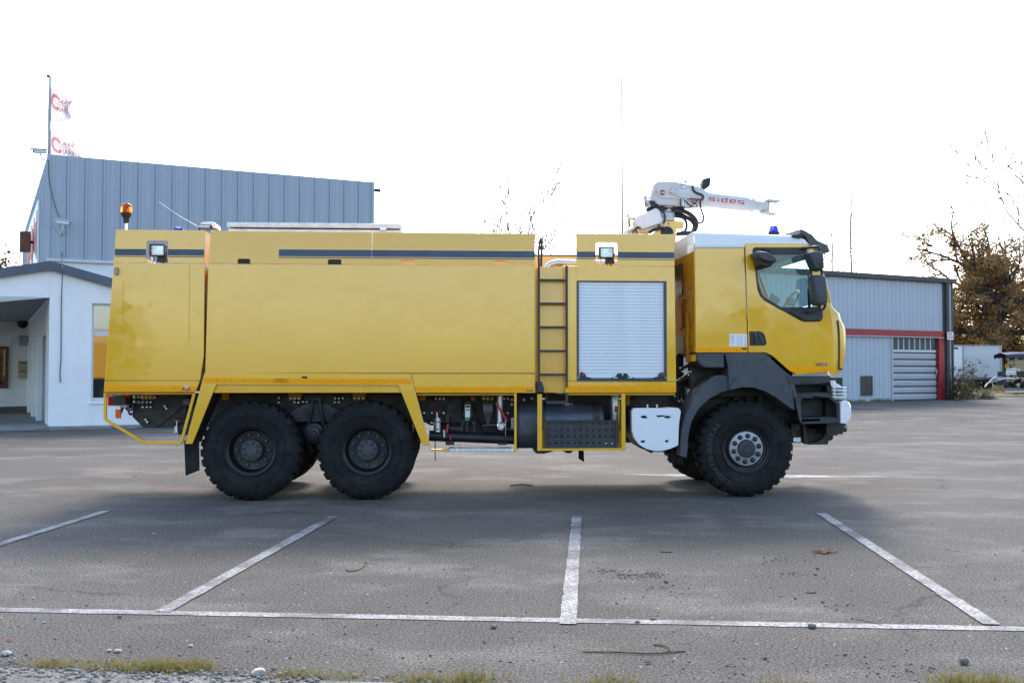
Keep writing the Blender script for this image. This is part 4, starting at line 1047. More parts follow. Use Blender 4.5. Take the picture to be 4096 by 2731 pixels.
# ---------------------------------------------------------------- ladder bay
xl0, xl1 = xat(2140), xat(2305)
part(MB().box(xt1+.002, xat(2274), .14, YW-.03, ZP-.235, ZF-.01), 'bay_body', 'yellow')
part(MB().prism(QP('E', [(278,478),(537,474),(537,1568),(278,1568)], .13), .118, .139), 'ladder_panel', 'yellow')
part(MB().box(xat(2264), xat(2271), .02, .139, ZP, ZF), 'bay_edge', 'yellow')
part(MB().box(xat(2271), xat(2305), .0, .02, ZP-.09, ZF-.002), 'bay_pillar', 'yellow', bevel=.003)
part(MB().box(xat(2266), xat(2305), .0205, .139, ZP-.23, ZF-.004), 'bay_pillar_core', 'yellow')
part(qbox('D', 1515, 135, 1800, 265, .10, .125), 'bay_skirt', 'yellow', bevel=.003)
lad = part(qbox('E', 258, 460, 278, 1690, -.02, .03), 'ladder', 'dark', bevel=.004)
part(qbox('E', 539, 460, 558, 1690, -.02, .03), 'ladder_stile', 'dark', lad, bevel=.004)
for v in (607, 845, 1083, 1323, 1562): part(qbox('E', 277, v-11, 540, v+11, -.016, .024), 'rung', 'dark', lad, bevel=.004)
part(MB().tube(smooth_path([Q3('E',268,470,.03), Q3('E',266,300,.03), Q3('E',280,200,.05), Q3('E',292,205,.08), Q3('E',293,300,.10), Q3('E',290,470,.10)]), .013, 8), 'grab_handle', 'black', lad)
part(MB().prism(QP('D', [(1465,135),(1520,132),(1545,200),(1545,265),(1475,265)], -.02), -.02, .12), 'ladder_foot', 'dark', bevel=.006)
lf = MB().prism(QP('D', [(1800,165),(1828,165),(1828,396),(1574,396),(1574,280),(1582,280),(1582,362),(1800,362)], .02), .02, .05); part(lf, 'folding_step', 'dark')
# silver pipe behind the ladder and far parapet
x0, z0 = Q('E', 350, 470, 1.2); part(MB().tube(smooth_path([Q3('E',340,500,1.2), Q3('E',380,455,1.2), Q3('E',440,435,1.2), Q3('E',520,435,1.2), Q3('E',900,440,1.2), Q3('E',1060,445,1.2)]), .045, 14), 'exhaust_pipe', 'alu')
part(MB().box(xl0, xat(2706), YW-.05, YW-.02, ZF-.03, ZT), 'far_parapet', 'yellow')
part(MB().box(xl0, xat(2706), YW-.06, YW-.001, ZT, ZT+.02), 'far_parapet_cap', 'dark')

# ---------------------------------------------------------------- pump compartment with roller shutter
xp0, xp1 = xat(2305), xat(2700)
sx0, sx1, sz0, sz1 = qrect('E', 650, 617, 1560, 1630)
sz0 = Q('G', 400, 437)[1]
part(MB().box(xp0+.004, sx0-.004, .021, YW-.03, ZP-.10, ZF-.01).box(sx1+.004, xp1-.006, .021, YW-.03, ZP-.10, ZF-.01).box(sx0-.004, sx1+.004, .2, YW-.03, ZP-.10, ZF-.01).box(sx0-.004, sx1+.004, .021, .2, sz1+.004, ZF-.01).box(sx0-.004, sx1+.004, .021, .2, ZP-.10, sz0-.004), 'pump_body', 'yellow')
part(MB().prism([(xp0, sz0), (sx0, sz0), (sx0, sz1), (sx1, sz1), (sx1, sz0), (xp1+.012, sz0), (xp1, ZF), (xp0, ZF)], .0, .02), 'pump_side_panel', 'yellow', bevel=.003)
hx0, hx1, hz0, hz1 = qrect('E', 843, 228, 1061, 462)
part(MB().prism([(xp0, ZF+.004), (hx0, ZF+.004), (hx0, hz1-.03)] + arc(hx0+.03, hz1-.03, .03, 180, 90, 4)[1:] + arc(hx1-.03, hz1-.03, .03, 90, 0, 4) + [(hx1, ZF+.004), (xp1, ZF+.004), (xp1-.004, ZT), (xp0, ZT)], .0, .02), 'pump_parapet', 'yellow', bevel=.003)
part(MB().box(xp1-.03, xp1-.002, .021, YW-.06, ZF, ZT-.004), 'parapet_return', 'yellow')
stripe('E', 650, 841, 320, 380, 388, 396); stripe('E', 1066, 1635, 325, 387, 397, 404)
part(MB().tube(smooth_path([Q3('E',640,165,.1), Q3('E',606,168,.1), Q3('E',604,230,.1), Q3('E',604,295,.1), Q3('E',640,300,.1)], 3), .011, 8), 'hand_hold', 'white')
part(MB().prism(QP('G', [(-418,445),(918,441),(919,570),(-418,573)]), .0, .02), 'pump_skirt', 'yellow', bevel=.003)
part(qbox('G', -405, 576, 905, 602, .03, .06), 'pump_rail', 'yellow_in')
tape('G', [(-408,553),(-408,494),(916,491),(916,549)])
fr = part(MB().prism([(sx0+.002, sz0+.006), (sx1-.002, sz0+.006), (sx1-.002, sz1-.002), (sx0+.002, sz1-.002)], .006, .05, [[(sx0+.026, sz0+.03), (sx1-.03, sz0+.03), (sx1-.03, sz1-.012), (sx0+.026, sz1-.012)]]), 'roller_shutter', 'blue_stripe', bevel=.002)
za, zb_ = Q('E', 1100, 625)[1], Q('G', 300, 337)[1]
ns = 28; hs = (za - zb_)/ns
slat = MB().prism([(.030, .0), (.0270, .001), (.0265, hs*.3), (.0265, hs*.7), (.0270, hs-.0025), (.030, hs-.0015), (.042, hs-.002), (.042, 0)], sx0+.027, sx1-.031, axis='x').build('shutter_slat', M['slat'], fr, smooth=50)
for i in range(ns):
    q = slat if i == 0 else part_copy(slat); q.location = (0, 0, zb_ + i*hs)
part(MB().box(sx0+.027, sx1-.031, .020, .042, sz0+.033, zb_-.002), 'bottom_bar', 'slat', fr, bevel=.003)
z0 = Q('G', 300, 392)[1]; part(MB().cyl((sx0+.004,.012,z0), (sx1-.006,.012,z0), .007, n=10), 'lift_bar', 'alu', fr)
lat = part(MB().prism(QP('G', [(137,412),(137,392),(190,380),(212,345),(225,340),(315,340),(330,350),(350,380),(405,390),(408,412),(325,414),(308,402),(240,402),(228,413)]), -.004, .019), 'shutter_latch', 'black', fr, bevel=.003)
part(MB().prism(QP('G', [(645,413),(648,392),(700,380),(712,342),(740,340),(740,325),(758,325),(760,340),(782,342),(782,412)]), -.004, .019), 'shutter_latch', 'black', fr, bevel=.003)
part(MB().prism(QP('D', [(1965,105),(1972,38),(1985,36),(1985,20),(2005,20),(2008,38),(2030,42),(2045,80),(2103,90),(2105,108)]), -.004, .019), 'shutter_latch', 'black', fr, bevel=.003)
x_, z_ = Q('G', 272, 356); part(MB().ball((x_, -.006, z_), .012, .008, .012, 10, 6), 'lock', 'chrome', fr)
for v, a0, b0, a1, b1 in (('G',737,350,772,368), ('D',1980,46,2016,66), ('G',160,388,212,398), ('G',335,388,388,398)):
    x0, x1, z0, z1 = qrect(v, a0, b0, a1, b1, -.006); part(MB().box(x0, x1, -.0065, -.0045, z0, z1), 'latch_mark', 'tank_red' if b0 < 380 else 'slat', fr, smooth=0)
# lower frame with perforated drop step, fuel tank, fire extinguisher
part(qbox('N', 303, 330, 384, 1318, .0, .05), 'step_post', 'yellow', bevel=.004)
part(qbox('N', 1768, 320, 1838, 1312, .0, .05), 'step_post', 'yellow', bevel=.004)
x0, x1, z0, z1 = qrect('N', 384, 1273, 1768, 1315, .0); part(MB().box(x0, x1, .0, .05, z0, z1), 'step_rail', 'yellow', bevel=.004)
for a0, a1 in ((386, 430), (1715, 1762)): part(qbox('N', a0, 800 if a0 < 1000 else 380, a1, 1270, .10, .14), 'step_bracket', 'yellow_in')
ys = .03
x0, x1, z0, z1 = qrect('N', 436, 785, 1702, 1268, ys)
holes = []
for r in range(4):
    for c in range(11):
        hx, hz = Q('N', 512 + c*110, 845 + r*112, ys); holes.append([(hx + .0125*math.cos(a*math.pi/5), hz + .0125*math.sin(a*math.pi/5)) for a in range(10)])
st = part(MB().prism([(x0+.006, z0+.006), (x1-.006, z0+.006), (x1-.006, z1-.006), (x0+.006, z1-.006)], ys+.012, ys+.018, holes), 'perforated_step', 'dark', smooth=0)
part(MB().prism([(x0, z0), (x1, z0), (x1, z1), (x0, z1)], ys-.01, ys+.04, [[(x0+.02, z0+.025), (x1-.022, z0+.025), (x1-.022, z1-.016), (x0+.02, z1-.016)]]), 'step_frame', 'dark', st, bevel=.004)
tx0, tx1 = xat(2068,1700,.3), xat(2413,1700,.3); tz1, tz0 = TR.on(2250,1612,.45)[1], TR.on(2250,1795,.3)[1]
ft_ = part(MB().prism(rrect(.24, .80, tz0, tz1, .2, 8), tx0+.02, tx1-.02, axis='x').prism(rrect(.26, .78, tz0+.02, tz1-.02, .18, 8), tx0, tx1, axis='x'), 'fuel_tank', 'tank_grey', smooth=50)
for u0, u1 in ((-30, -15), (395, 450), (1280, 1395)):
    xa, xb = Q('N', u0, 650, .24)[0], Q('N', u1, 650, .24)[0]; part(MB().prism(rrect(.232, .808, tz0-.008, tz1+.008, .205, 8), xa, xb, axis='x', holes=[rrect(.241, .799, tz0+.001, tz1-.001, .199, 8)]), 'tank_strap', 'chassis', ft_, smooth=50)
ex = part(MB().lathe([(.0,0),(.055,0),(.058,.01),(.058,.36),(.05,.39),(.02,.41),(.0,.41)], Q3('N',1650,880,.5), (0,0,1), 20), 'filter_canister', 'alu')
x0, x1, z0, z1 = qrect('N', 1647, 540, 1712, 642, .44); part(MB().box(x0, x1, .438, .442, z0, z1), 'red_label', 'tank_red', ex, smooth=0)
part(qbox('N', 1590, 460, 1665, 510, .48, .54), 'canister_head', 'steel', ex)
for k, (a, b) in enumerate((('N',(400,415)), ('N',(1740,415)))): part(MB().cyl(Q3(a,*b,.06)+Vector((-.02,0,0)), Q3(a,*b,.06)+Vector((.02,0,0)), .016), 'hinge_pin', 'steel')
part(MB().bar(Q3('N',398,440,.06), Q3('N',402,960,.06), .012, .012), 'gas_strut', 'black'); part(MB().bar(Q3('N',1750,430,.06), Q3('N',1742,960,.06), .012, .012), 'gas_strut', 'black')
part(MB().prism(QP('N', [(1022,1316),(1112,1316),(1117,1515),(1022,1455)], .5), .5, .52), 'mud_guard_plate', 'rubber')
part(MB().prism(QP('N', [(262,1305),(560,1320),(400,1358),(270,1352)], .5), .4, .9), 'tank_skid', 'black'); part(MB().prism(QP('N', [(745,1310),(910,1310),(860,1350),(790,1345)], .5), .4, .9), 'tank_skid', 'black')
part(qbox('N', 1850, 350, 1915, 515, .78, .82), 'chassis_bracket', 'yellow_in')

# ---------------------------------------------------------------- battery box in white film, pipework behind the cab
bxp = [(405,757),(945,757),(977,790),(970,850),(955,950),(945,1210),(850,1250),(740,1277),(660,1277),(560,1255),(470,1200),(410,1120),(382,1030),(382,795)]
slots = [[(487,865),(520,850),(562,852),(575,885),(520,882)], [(770,870),(800,852),(850,855),(858,868),(840,884),(790,880)], [(483,1163),(520,1147),(543,1148),(540,1180),(500,1175)], [(780,1160),(805,1142),(830,1146),(832,1165),(805,1178)]]
part(MB().prism(QP('G', bxp, .06), .06, .16, [QP('G', s, .06) for s in slots]), 'reservoir_cover', 'film', bevel=.012, seg=3)
part(MB().prism(QP('G', [(390,757),(945,757),(965,950),(945,1215),(740,1290),(660,1290),(555,1268),(460,1212),(398,1130),(372,1030),(374,795)], .16), .161, .6), 'reservoir', 'black', bevel=.02)
for u in (573, 688): part(qbox('G', u-9, 716, u+9, 757, .2, .23), 'strap_buckle', 'steel')
part(MB().prism(QP('G', [(555,1265),(632,1275),(628,1308),(560,1272)], .3), .3, .32), 'drain_bracket', 'tank_grey')
for a, b, r in (((930,450),(1075,350),.028), ((960,290),(1120,225),.022), ((1060,430),(1290,260),.05), ((940,520),(940,640),.02), ((985,560),(1000,690),.018), ((1120,560),(1250,430),.012), ((870,600),(905,640),.02)):
    part(MB().tube([Q3('G',*a,.6), Q3('G',*b,.6)], r, 10), 'engine_pipe', 'chassis')
part(MB().bar(Q3('G',982,319,.5), Q3('G',1102,322,.5), .01, .012), 'fitting_bar', 'alu')
part(MB().ball(Q3('G',1066,360,.5), .02, .02, .03), 'pipe_joint', 'steel')
sgn = part(qbox('G', 1018, 505, 1104, 628, .52, .55), 'fluid_box', 'black', bevel=.006)
x0, x1, z0, z1 = qrect('G', 1048, 524, 1102, 614, .515); part(MB().box(x0, x1, .516, .5185, z0, z1), 'data_label', 'label_white', sgn, smooth=0)
for r in range(5):
    for c in range(3): part(MB().box(x0+.004+c*.014, x0+.014+c*.012, .5145, .5155, z0+.012+r*.018, z0+.022+r*.018), 'label_print', 'label_black', sgn, smooth=0)
for a, b in (((905,605),(905,625)), ((940,660),(965,690)), ((975,640),(1010,700))): part(MB().cyl(Q3('G',*a,.5), Q3('G',*b,.5), .012), 'fitting', 'steel')
part(MB().box(xat(2500,1600,1.0), xat(3330,1600,1.0), .93, 1.57, .62, 1.42), 'engine', 'chassis', bevel=.05)
part(MB().box(xat(1760,1700,1.0), xat(2500,1700,1.0), 1.0, 1.5, .70, 1.24), 'gearbox', 'chassis', bevel=.05)
part(MB().box(xat(2070,1700,2.0), xat(2650,1700,2.0), 1.75, 2.3, .55, 1.2), 'far_tank', 'black', bevel=.08)
part(MB().box(xat(2706,1300,.9), xat(2740,1300,.9), .95, 1.6, 1.35, 1.75), 'intake_stack', 'chassis', bevel=.04)

# ---------------------------------------------------------------- cab
YC = .03
cabx = lambda u, v=800: Q('I', u, v, YC)[0]
cabz = lambda v, u=1100: Q('I', u, v, YC)[1]
FY = YW - YC                                       # far side of the cab
def both(pts, y0, y1, name, mat, holes=(), bevel=0, **kw):
    a = part(MB().prism(pts, y0, y1, holes), name, mat, bevel=bevel, **kw)
    b = part(MB().prism(pts, YW-y1, YW-y0, holes), name, mat, bevel=bevel, **kw)
    return a, b
side = QP('I', [(338,292),(856,292),(893,1383),(348,1383)], YC)
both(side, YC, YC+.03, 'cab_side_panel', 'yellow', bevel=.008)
door_out = QP('I', [(866,300),(866,268),(874,252),(890,246),(1480,248),(1525,262),(1562,300),(1690,640),(1742,860),(1770,1000),(1783,1250),(1776,1562),(1700,1590),(1400,1620),(1290,1545),(1150,1420),(1080,1385),(899,1383)], YC)
win_out = QP('I', [(940,335),(945,305),(962,290),(1450,290),(1497,312),(1560,560),(1640,905),(1670,960),(1669,1030),(1640,1060),(1480,1062),(1440,1050),(1330,985),(1240,940),(1060,838),(1020,795),(990,720),(965,500)], YC)
glass_p = QP('I', [(966,360),(1488,360),(1512,400),(1575,640),(1632,912),(1238,912),(1070,812),(1035,775),(1010,705),(985,560)], YC)
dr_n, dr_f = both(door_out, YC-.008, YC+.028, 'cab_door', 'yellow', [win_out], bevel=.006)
ws_n, ws_f = both(win_out, YC-.016, YC+.034, 'window_surround', 'dark', [glass_p], bevel=.004)
both(glass_p, YC+.008, YC+.012, 'side_window', 'glass', smooth=0)
both(QP('I', [(1300,965),(1440,925),(1660,925),(1668,1025),(1640,1056),(1480,1058)], YC), YC-.05, YC-.017, 'mirror_foot', 'dark', bevel=.02)
# door handle
part(MB().prism(QP('I', [(905,1163),(1015,1163),(1045,1175),(1068,1205),(1086,1280),(1078,1306),(1060,1311),(908,1313)], YC), YC-.012, YC-.007), 'door_handle_recess', 'black', bevel=.002)
part(MB().prism(QP('I', [(950,1178),(972,1176),(985,1200),(990,1310),(968,1310)], YC), YC-.035, YC-.012), 'door_handle', 'dark', bevel=.005)
part(MB().prism(QP('I', [(990,1190),(1012,1185),(1050,1215),(1064,1290),(1040,1302)], YC), YC-.02, YC-.0125), 'handle_cup', 'dark', bevel=.003)
x_, z_ = Q('I', 960, 1186, YC); part(MB().cyl((x_, YC-.04, z_), (x_, YC-.034, z_), .006, n=8), 'door_lock', 'chrome')
# plate of weights
x0, x1, z0, z1 = qrect('I', 698, 1191, 882, 1320, YC)
wp = part(MB().box(x0, x1, YC-.003, YC-.0005, z0, z1), 'weight_plate', 'label_white', smooth=0)
rows = [('P.V', '15 , 20', 'T'), ('PTAC', '27 , 00', 'T'), ('PTRA', '27 , 00', 'T'), ('l x L', '2,5 x 9,1', 'm'), ('S', '22 , 8', 'm2')]
for r, cols_ in enumerate(rows):
    zc = z1 - (z1-z0)*(.18 + .17*r); h = (z1-z0)*.085
    for txt, c0, c1 in zip(cols_, (.06, .43, .85), (.30, .73, .95)):
        if len(txt) < 3 and txt not in ('m2',): c0, c1 = (c0+c1)/2-.03, (c0+c1)/2+.03
        vs, fs = fit_text(txt, x0+(x1-x0)*c0, x0+(x1-x0)*c1, zc-h/2, zc+h/2, .015)
        part(MB().add([(x, YC-.0045, z) for x, z in vs], fs), 'lettering', 'label_black', wp, smooth=0, fix=False)
tape('I', [(367,1382),(367,1335),(888,1334),(890,1382)], YC-.003)
x0, x1, z0, z1 = qrect('I', 832, 1336, 880, 1354, YC-.01); part(MB().box(x0, x1, YC-.009, YC-.007, z0, z1), 'caution_label', 'label_black', smooth=0)
tape('J', [(1376,257),(1320,210),(1787,211),(1785,257)], YC-.011)
# 440 badge
x0, x1, z0, z1 = qrect('J', 1617, 174, 1735, 207, YC-.01)
vs, fs = fit_text('440', x0, x0+(x1-x0)*.72, z0, z1, .02)
bd = part(MB().add([(x, YC-.013, z) for x, z in vs], fs), 'model_badge', 'chrome', smooth=0, fix=False)
part(MB().prism(rrect(x0+(x1-x0)*.70, x1, z0, z1, .008, 3), YC-.013, YC-.009), 'badge_flash', 'chrome', bd)
# roof, header and rear wall
rf = [(333,122),(345,112),(700,124),(1100,140),(1400,152),(1490,190),(1540,258),(1500,246),(1470,242),(338,244)]
rp = QP('I', rf, YC); rings = []
zmid = sum(z for _, z in rp)/len(rp)
for yy, drop, ins in ((YC,.10,.0), (YC+.015,.045,.0), (YC+.05,.012,.0), (YC+.12,.0,.0), (YW-YC-.12,.0,.0), (YW-YC-.05,.012,.0), (YW-YC-.015,.045,.0), (YW-YC,.10,.0)):
    zl0 = min(z for _, z in rp)
    rings.append([(x, yy, min(z, zl0 + (z-zl0)*(1-drop/.24))) for x, z in rp])
part(MB().loft(rings), 'cab_roof', 'white', smooth=40)
both(QP('I', [(338,245),(890,245),(868,254),(860,275),(858,289),(338,289)], YC), YC, YC+.03, 'roof_skirt', 'white')
both(QP('I', [(338,271),(857,271),(857,276),(338,276)], YC), YC-.006, YC-.001, 'drip_rail', 'pale_trim')
part(MB().prism(QP('I', [(346,246),(1500,249),(1500,300),(346,300)], YC), YC+.031, YW-YC-.031), 'headliner', 'trim')
xb_ = cabx(338); zb0, zb1 = cabz(1383), cabz(292)
rwl = part(MB().box(xb_, xb_+.04, YC+.031, YW-YC-.031, zb0, cabz(245)), 'cab_rear_wall', 'yellow_in', bevel=.01)
part(MB().box(xb_-.004, xb_, YC+.031, YW-YC-.031, cabz(330), cabz(246)), 'rear_wall_band', 'white', rwl)
for ya, yb in ((.66, 1.12), (1.38, 1.84)):
    part(MB().prism(rrect(ya, yb, cabz(745), cabz(395), .06, 4), xb_-.012, xb_-.001, axis='x'), 'rear_window', 'black', rwl)
for ya, yb, va, vb in ((.18, .40, 700, 330), (.18, .40, 1090, 800), (.18,.40,1330,1150), (.55, .62, 1100, 800), (.72, 1.2, 1120, 830), (1.3, 1.8, 1120, 830)):
    part(MB().prism(rrect(ya, yb, cabz(va), cabz(vb), .05, 4), xb_-.010, xb_-.001, axis='x'), 'pressed_rib', 'yellow_in', rwl, bevel=.008, seg=3)
part(MB().prism(rrect(.60, 1.25, zb0+.001, cabz(1195), .08, 4, 'cd'), xb_-.006, xb_-.001, axis='x'), 'rear_wall_opening', 'black', rwl)
part(MB().box(xb_-.03, xb_, YC+.3, YC+.36, zb0-.12, zb0+.5), 'rear_wall_strut', 'yellow_in', rwl)
part(MB().prism(QP('I', [(300,1420),(345,1400),(345,1470),(300,1478)], .1), .06, .2), 'cab_sill', 'yellow_in')
part(MB().box(xb_+.03, cabx(1700), YC+.031, YW-YC-.031, cabz(1384)-.03, cabz(1384)), 'cab_floor', 'dash')
# inside: dashboard, steering wheel, seats, trim
part(MB().prism(QP('I', [(1210,925),(1300,912),(1540,915),(1730,870),(1760,930),(1760,1380),(1560,1380),(1480,1000),(1220,960)], .2), .10, YW-.10), 'dashboard', 'dash', bevel=.03)
x_, z_ = Q('I', 1240, 905, 1.9)
part(MB().lathe([(.21,-.015),(.235,0),(.21,.015),(.195,0)], Q3('I', 1330, 880, 1.85), (-.85,0,.5), 24, True), 'steering_wheel', 'dark')
for yy in (.35, 1.55):
    x0 = cabx(520); s = part(MB().prism([(x0, cabz(1340)), (x0+.5, cabz(1340)), (x0+.52, cabz(1120)), (x0+.14, cabz(1150)), (x0-.06, cabz(640)), (x0-.16, cabz(640)), (x0-.06, cabz(1150))], yy, yy+.5), 'seat', 'dash', bevel=.05)
part(MB().prism(QP('I', [(1110,860),(1150,765),(1240,830),(1190,900)], .9), .9, .95), 'dash_screen', 'trim', bevel=.006)
part(MB().prism(QP('I', [(1295,885),(1330,800),(1385,820),(1360,890)], .8), .8, .9), 'dash_console', 'trim', bevel=.006)
for yy in (YC+.06,): part(MB().tube(smooth_path([Q3('I',1535,920,yy), Q3('I',1528,740,yy), Q3('I',1540,700,yy), Q3('I',1565,688,yy), Q3('I',1600,688,yy)]), .016, 8), 'grab_rail', 'dark')
# A-pillars and windscreen
both(QP('I', [(1545,262),(1572,270),(1640,430),(1737,690),(1771,852),(1746,862),(1694,640),(1566,300)], YC), YC, YC+.13, 'a_pillar', 'yellow', bevel=.012)
def front_x(v): return Q('I', lerp(1572, 1771, (v-270)/(852-270)), v, YC)
w0, w1 = front_x(290), front_x(850)
part(MB().add([(w0[0]-.01, YC+.13, w0[1]), (w0[0]-.01, YW-YC-.13, w0[1]), (w1[0]-.01, YW-YC-.13, w1[1]), (w1[0]-.01, YC+.13, w1[1])], [(0,1,2,3)]), 'windscreen', 'glass', smooth=0, fix=False)
part(MB().prism(QP('I', [(1495,248),(1545,262),(1590,310),(1560,330),(1500,305)], YC), YC+.131, YW-YC-.131), 'windscreen_header', 'trim')
# nose: lofted across the width so that its corners are rounded
nose = QP('I', [(1746,862),(1772,852),(1800,908),(1845,945),(1890,975),(1905,1040),(1945,1100),(1960,1160),(1962,1280),(1958,1400),(1945,1500)], YC) + QP('J', [(1905,268),(1870,290),(1790,294)], YC) + QP('I', [(1780,1560),(1787,1250),(1774,1000)], YC)
xn = min(p[0] for p in nose)
rings = []
for yy, k in ((YC,.42), (YC+.02,.66), (YC+.06,.86), (YC+.14,.97), (YC+.28,1.0), (YW-YC-.28,1.0), (YW-YC-.14,.97), (YW-YC-.06,.86), (YW-YC-.02,.66), (YW-YC,.42)):
    rings.append([(xn + (x-xn)*k, yy, z) for x, z in nose])
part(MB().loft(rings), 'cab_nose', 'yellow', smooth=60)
sl = [(1832,1050),(1838,1110),(1845,1200),(1848,1380),(1846,1540),(1856,1556),(1880,1560)]
part(MB().tube(smooth_path([Q3('I', u, v, YC-.004) for u, v in sl], 4), .011, 6), 'grille_gap', 'black')
# visor over the windscreen, roof marker, small roof items
vis = QP('I', [(1425,104),(1450,97),(1500,118),(1580,158),(1632,215),(1742,258),(1772,325),(1700,352),(1694,332),(1570,278),(1545,240),(1500,170),(1440,140)], .10)
rings = []
for yy, k in ((.08,.86), (.11,.96), (.2,1.0), (YW-.2,1.0), (YW-.11,.96), (YW-.08,.86)):
    xm = min(p[0] for p in vis); rings.append([(xm + (x-xm)*k, yy, z) for x, z in vis])
part(MB().loft(rings), 'sun_visor', 'brown', smooth=30)
part(MB().prism(QP('I', [(1345,165),(1360,152),(1440,152),(1458,165),(1455,185),(1440,192),(1370,188)], YC), YC-.02, YC+.02), 'roof_marker_lamp', 'black', bevel=.008)
part(MB().prism(QP('I', [(1290,138),(1420,98),(1425,150),(1300,150)], .8), .8, 1.7), 'roof_hatch', 'white', bevel=.01)
x_, zb0_ = Q('H', 2066, 845, .7); zt_ = Q('H', 2066, 745, .7)[1]; r_ = .062
bl = part(MB().lathe([(r_,zb0_),(r_*1.02,zb0_+.015),(r_,zb0_+.02),(r_*.86,zt_-.03),(r_*.7,zt_-.008),(.0,zt_)], (x_,.7,0), (0,0,1), 24), 'blue_beacon', 'blue_lens')
part(MB().cyl((x_,.7,zb0_-.06), (x_,.7,zb0_+.012), .072), 'beacon_base', 'black', bl)
part(MB().cyl((x_,.7,zb0_+.012), (x_,.7,zt_-.05), .03, .02), 'beacon_reflector', 'reflector', bl)

# ---------------------------------------------------------------- mirrors
def pod(v, pts, y0, y1, name, taper=.82):
    p = QP(v, pts, y0); cx = sum(a for a, b in p)/len(p); cz = sum(b for a, b in p)/len(p)
    rings = [[(cx+(x-cx)*k, yy, cz+(z-cz)*k) for x, z in p] for yy, k in ((y0,.80), (y0+.02,.94), (y0+.05,1.0), (y1-.03,1.0), (y1,.93))]
    return part(MB().loft(rings), name, 'grey_plastic', smooth=50)
mu = pod('I', [(1530,345),(1540,332),(1580,318),(1665,322),(1688,342),(1697,420),(1702,500),(1690,518),(1665,527),(1620,520),(1595,500),(1560,420)], -.30, -.08, 'wide_angle_mirror')
ml = pod('I', [(1580,615),(1588,585),(1605,572),(1690,570),(1712,585),(1722,650),(1738,830),(1735,862),(1718,880),(1690,888),(1640,886),(1618,868),(1606,810)], -.30, -.06, 'main_mirror')
for pts, r_ in ((smooth_path([Q3('I',1455,297,YC-.02), Q3('I',1520,292,-.1), Q3('I',1600,280,-.18), Q3('I',1635,288,-.19), Q3('I',1650,325,-.19)]), .016), ([Q3('I',1662,515,-.19), Q3('I',1668,580,-.19)], .018),
               (smooth_path([Q3('I',1490,965,YC-.04), Q3('I',1560,958,-.12), Q3('I',1660,940,-.19), Q3('I',1695,915,-.19), Q3('I',1704,880,-.19)]), .017), ([Q3('I',1645,880,-.15), Q3('I',1645,925,-.1)], .014)):
    part(MB().tube(pts, r_, 8), 'mirror_arm', 'dark')
part(MB().bar(Q3('I',1450,298,YC-.03), Q3('I',1520,294,YC-.03), .05, .035), 'mirror_bracket', 'dark', bevel=.008)
pod('I', [(985,350),(990,330),(1010,320),(1090,328),(1130,345),(1190,385),(1206,420),(1200,436),(1180,442),(1130,440),(1040,410),(1000,385)], -.30, .0, 'kerb_mirror')
part(MB().prism(QP('I', [(970,405),(1010,392),(1130,440),(1125,480),(1095,500),(1040,502),(975,478)], -.1), -.22, YC-.018), 'kerb_mirror_back', 'black', bevel=.02)
part(MB().prism(QP('I', [(1040,300),(1105,302),(1110,335),(1040,330)], YC), -.1, YC-.017), 'kerb_mirror_mount', 'dark', bevel=.006)

# ---------------------------------------------------------------- front fender, steps, bumper, lamps
part(MB().prism(QP('J', [(452,83),(727,83),(733,224),(545,222),(500,200),(468,150)], .02), .02, .42), 'side_cover', 'grey_plastic', bevel=.02, seg=3)
fb = [(738,83),(900,75),(1070,74),(1120,85),(1165,110),(1240,180),(1340,270),(1388,300),(1395,420),(1422,640),(1370,610),(1300,560),(1230,510),(1120,447),(1010,414),(910,412),(785,440),(772,438),(765,200),(745,120)]
part(MB().prism(QP('J', fb, .0), .0, .46), 'front_fender', 'grey_plastic', bevel=.015, seg=3)
lipa = [(785,400)] + [(860+i*0, 0) for i in ()] + [(840,330),(900,300),(1000,298),(1100,320),(1200,370),(1290,440),(1350,520),(1395,620),(1422,642),(1370,610),(1300,560),(1230,510),(1120,447),(1010,414),(910,412),(785,440)]
part(MB().prism(QP('J', lipa, -.02), -.025, .02), 'fender_lip', 'grey_plastic', bevel=.02, seg=3)
fc = [(735,292),(640,296),(590,325),(510,405),(425,520),(350,690),(312,830),(300,960),(296,1085),(360,1107),(372,1000),(378,890),(410,745),(480,622),(580,530),(700,465),(806,437),(806,330)]
part(MB().prism(QP('J', fc, .04), .04, .50), 'rear_fender', 'grey_plastic', bevel=.012)
part(MB().prism(QP('J', [(236,900),(330,960),(330,1190),(240,1130)], .3), .3, .5), 'front_mudflap', 'rubber', bevel=.008)
# step module
so = [(1383,300),(1752,300),(1768,345),(1775,470),(1790,515),(1852,572),(1862,762),(1488,775),(1392,400)]
holes = [QP('J', [(1412,388),(1766,385),(1766,473),(1430,480)], .05), QP('J', [(1478,522),(1740,515),(1768,525),(1830,585),(1832,712),(1490,722)], .05)]
sm = part(MB().prism(QP('J', so, .05), .05, .10, holes), 'step_module', 'dark', bevel=.008)
part(MB().prism(QP('J', [(1392,305),(1760,305),(1772,470),(1790,515),(1845,575),(1855,755),(1490,770),(1400,400)], .4), .40, .46), 'step_back', 'dark', sm)
part(MB().prism(QP('J', [(1425,468),(1772,463),(1772,482),(1430,488)], .1), .101, .40), 'step_tread', 'dark', sm)
part(MB().prism(QP('J', [(1485,708),(1840,700),(1842,725),(1488,732)], .1), .101, .40), 'step_tread', 'dark', sm)
part(MB().prism(QP('J', [(1480,500),(1745,498),(1745,514),(1480,520)], .1), .101, .40), 'step_roof', 'dark', sm)
part(MB().prism(QP('J', [(1740,515),(1768,525),(1830,585),(1832,712),(1850,712),(1850,575),(1770,500)], .1), .101, .40), 'step_wall', 'dark', sm)
tr_ = MB()
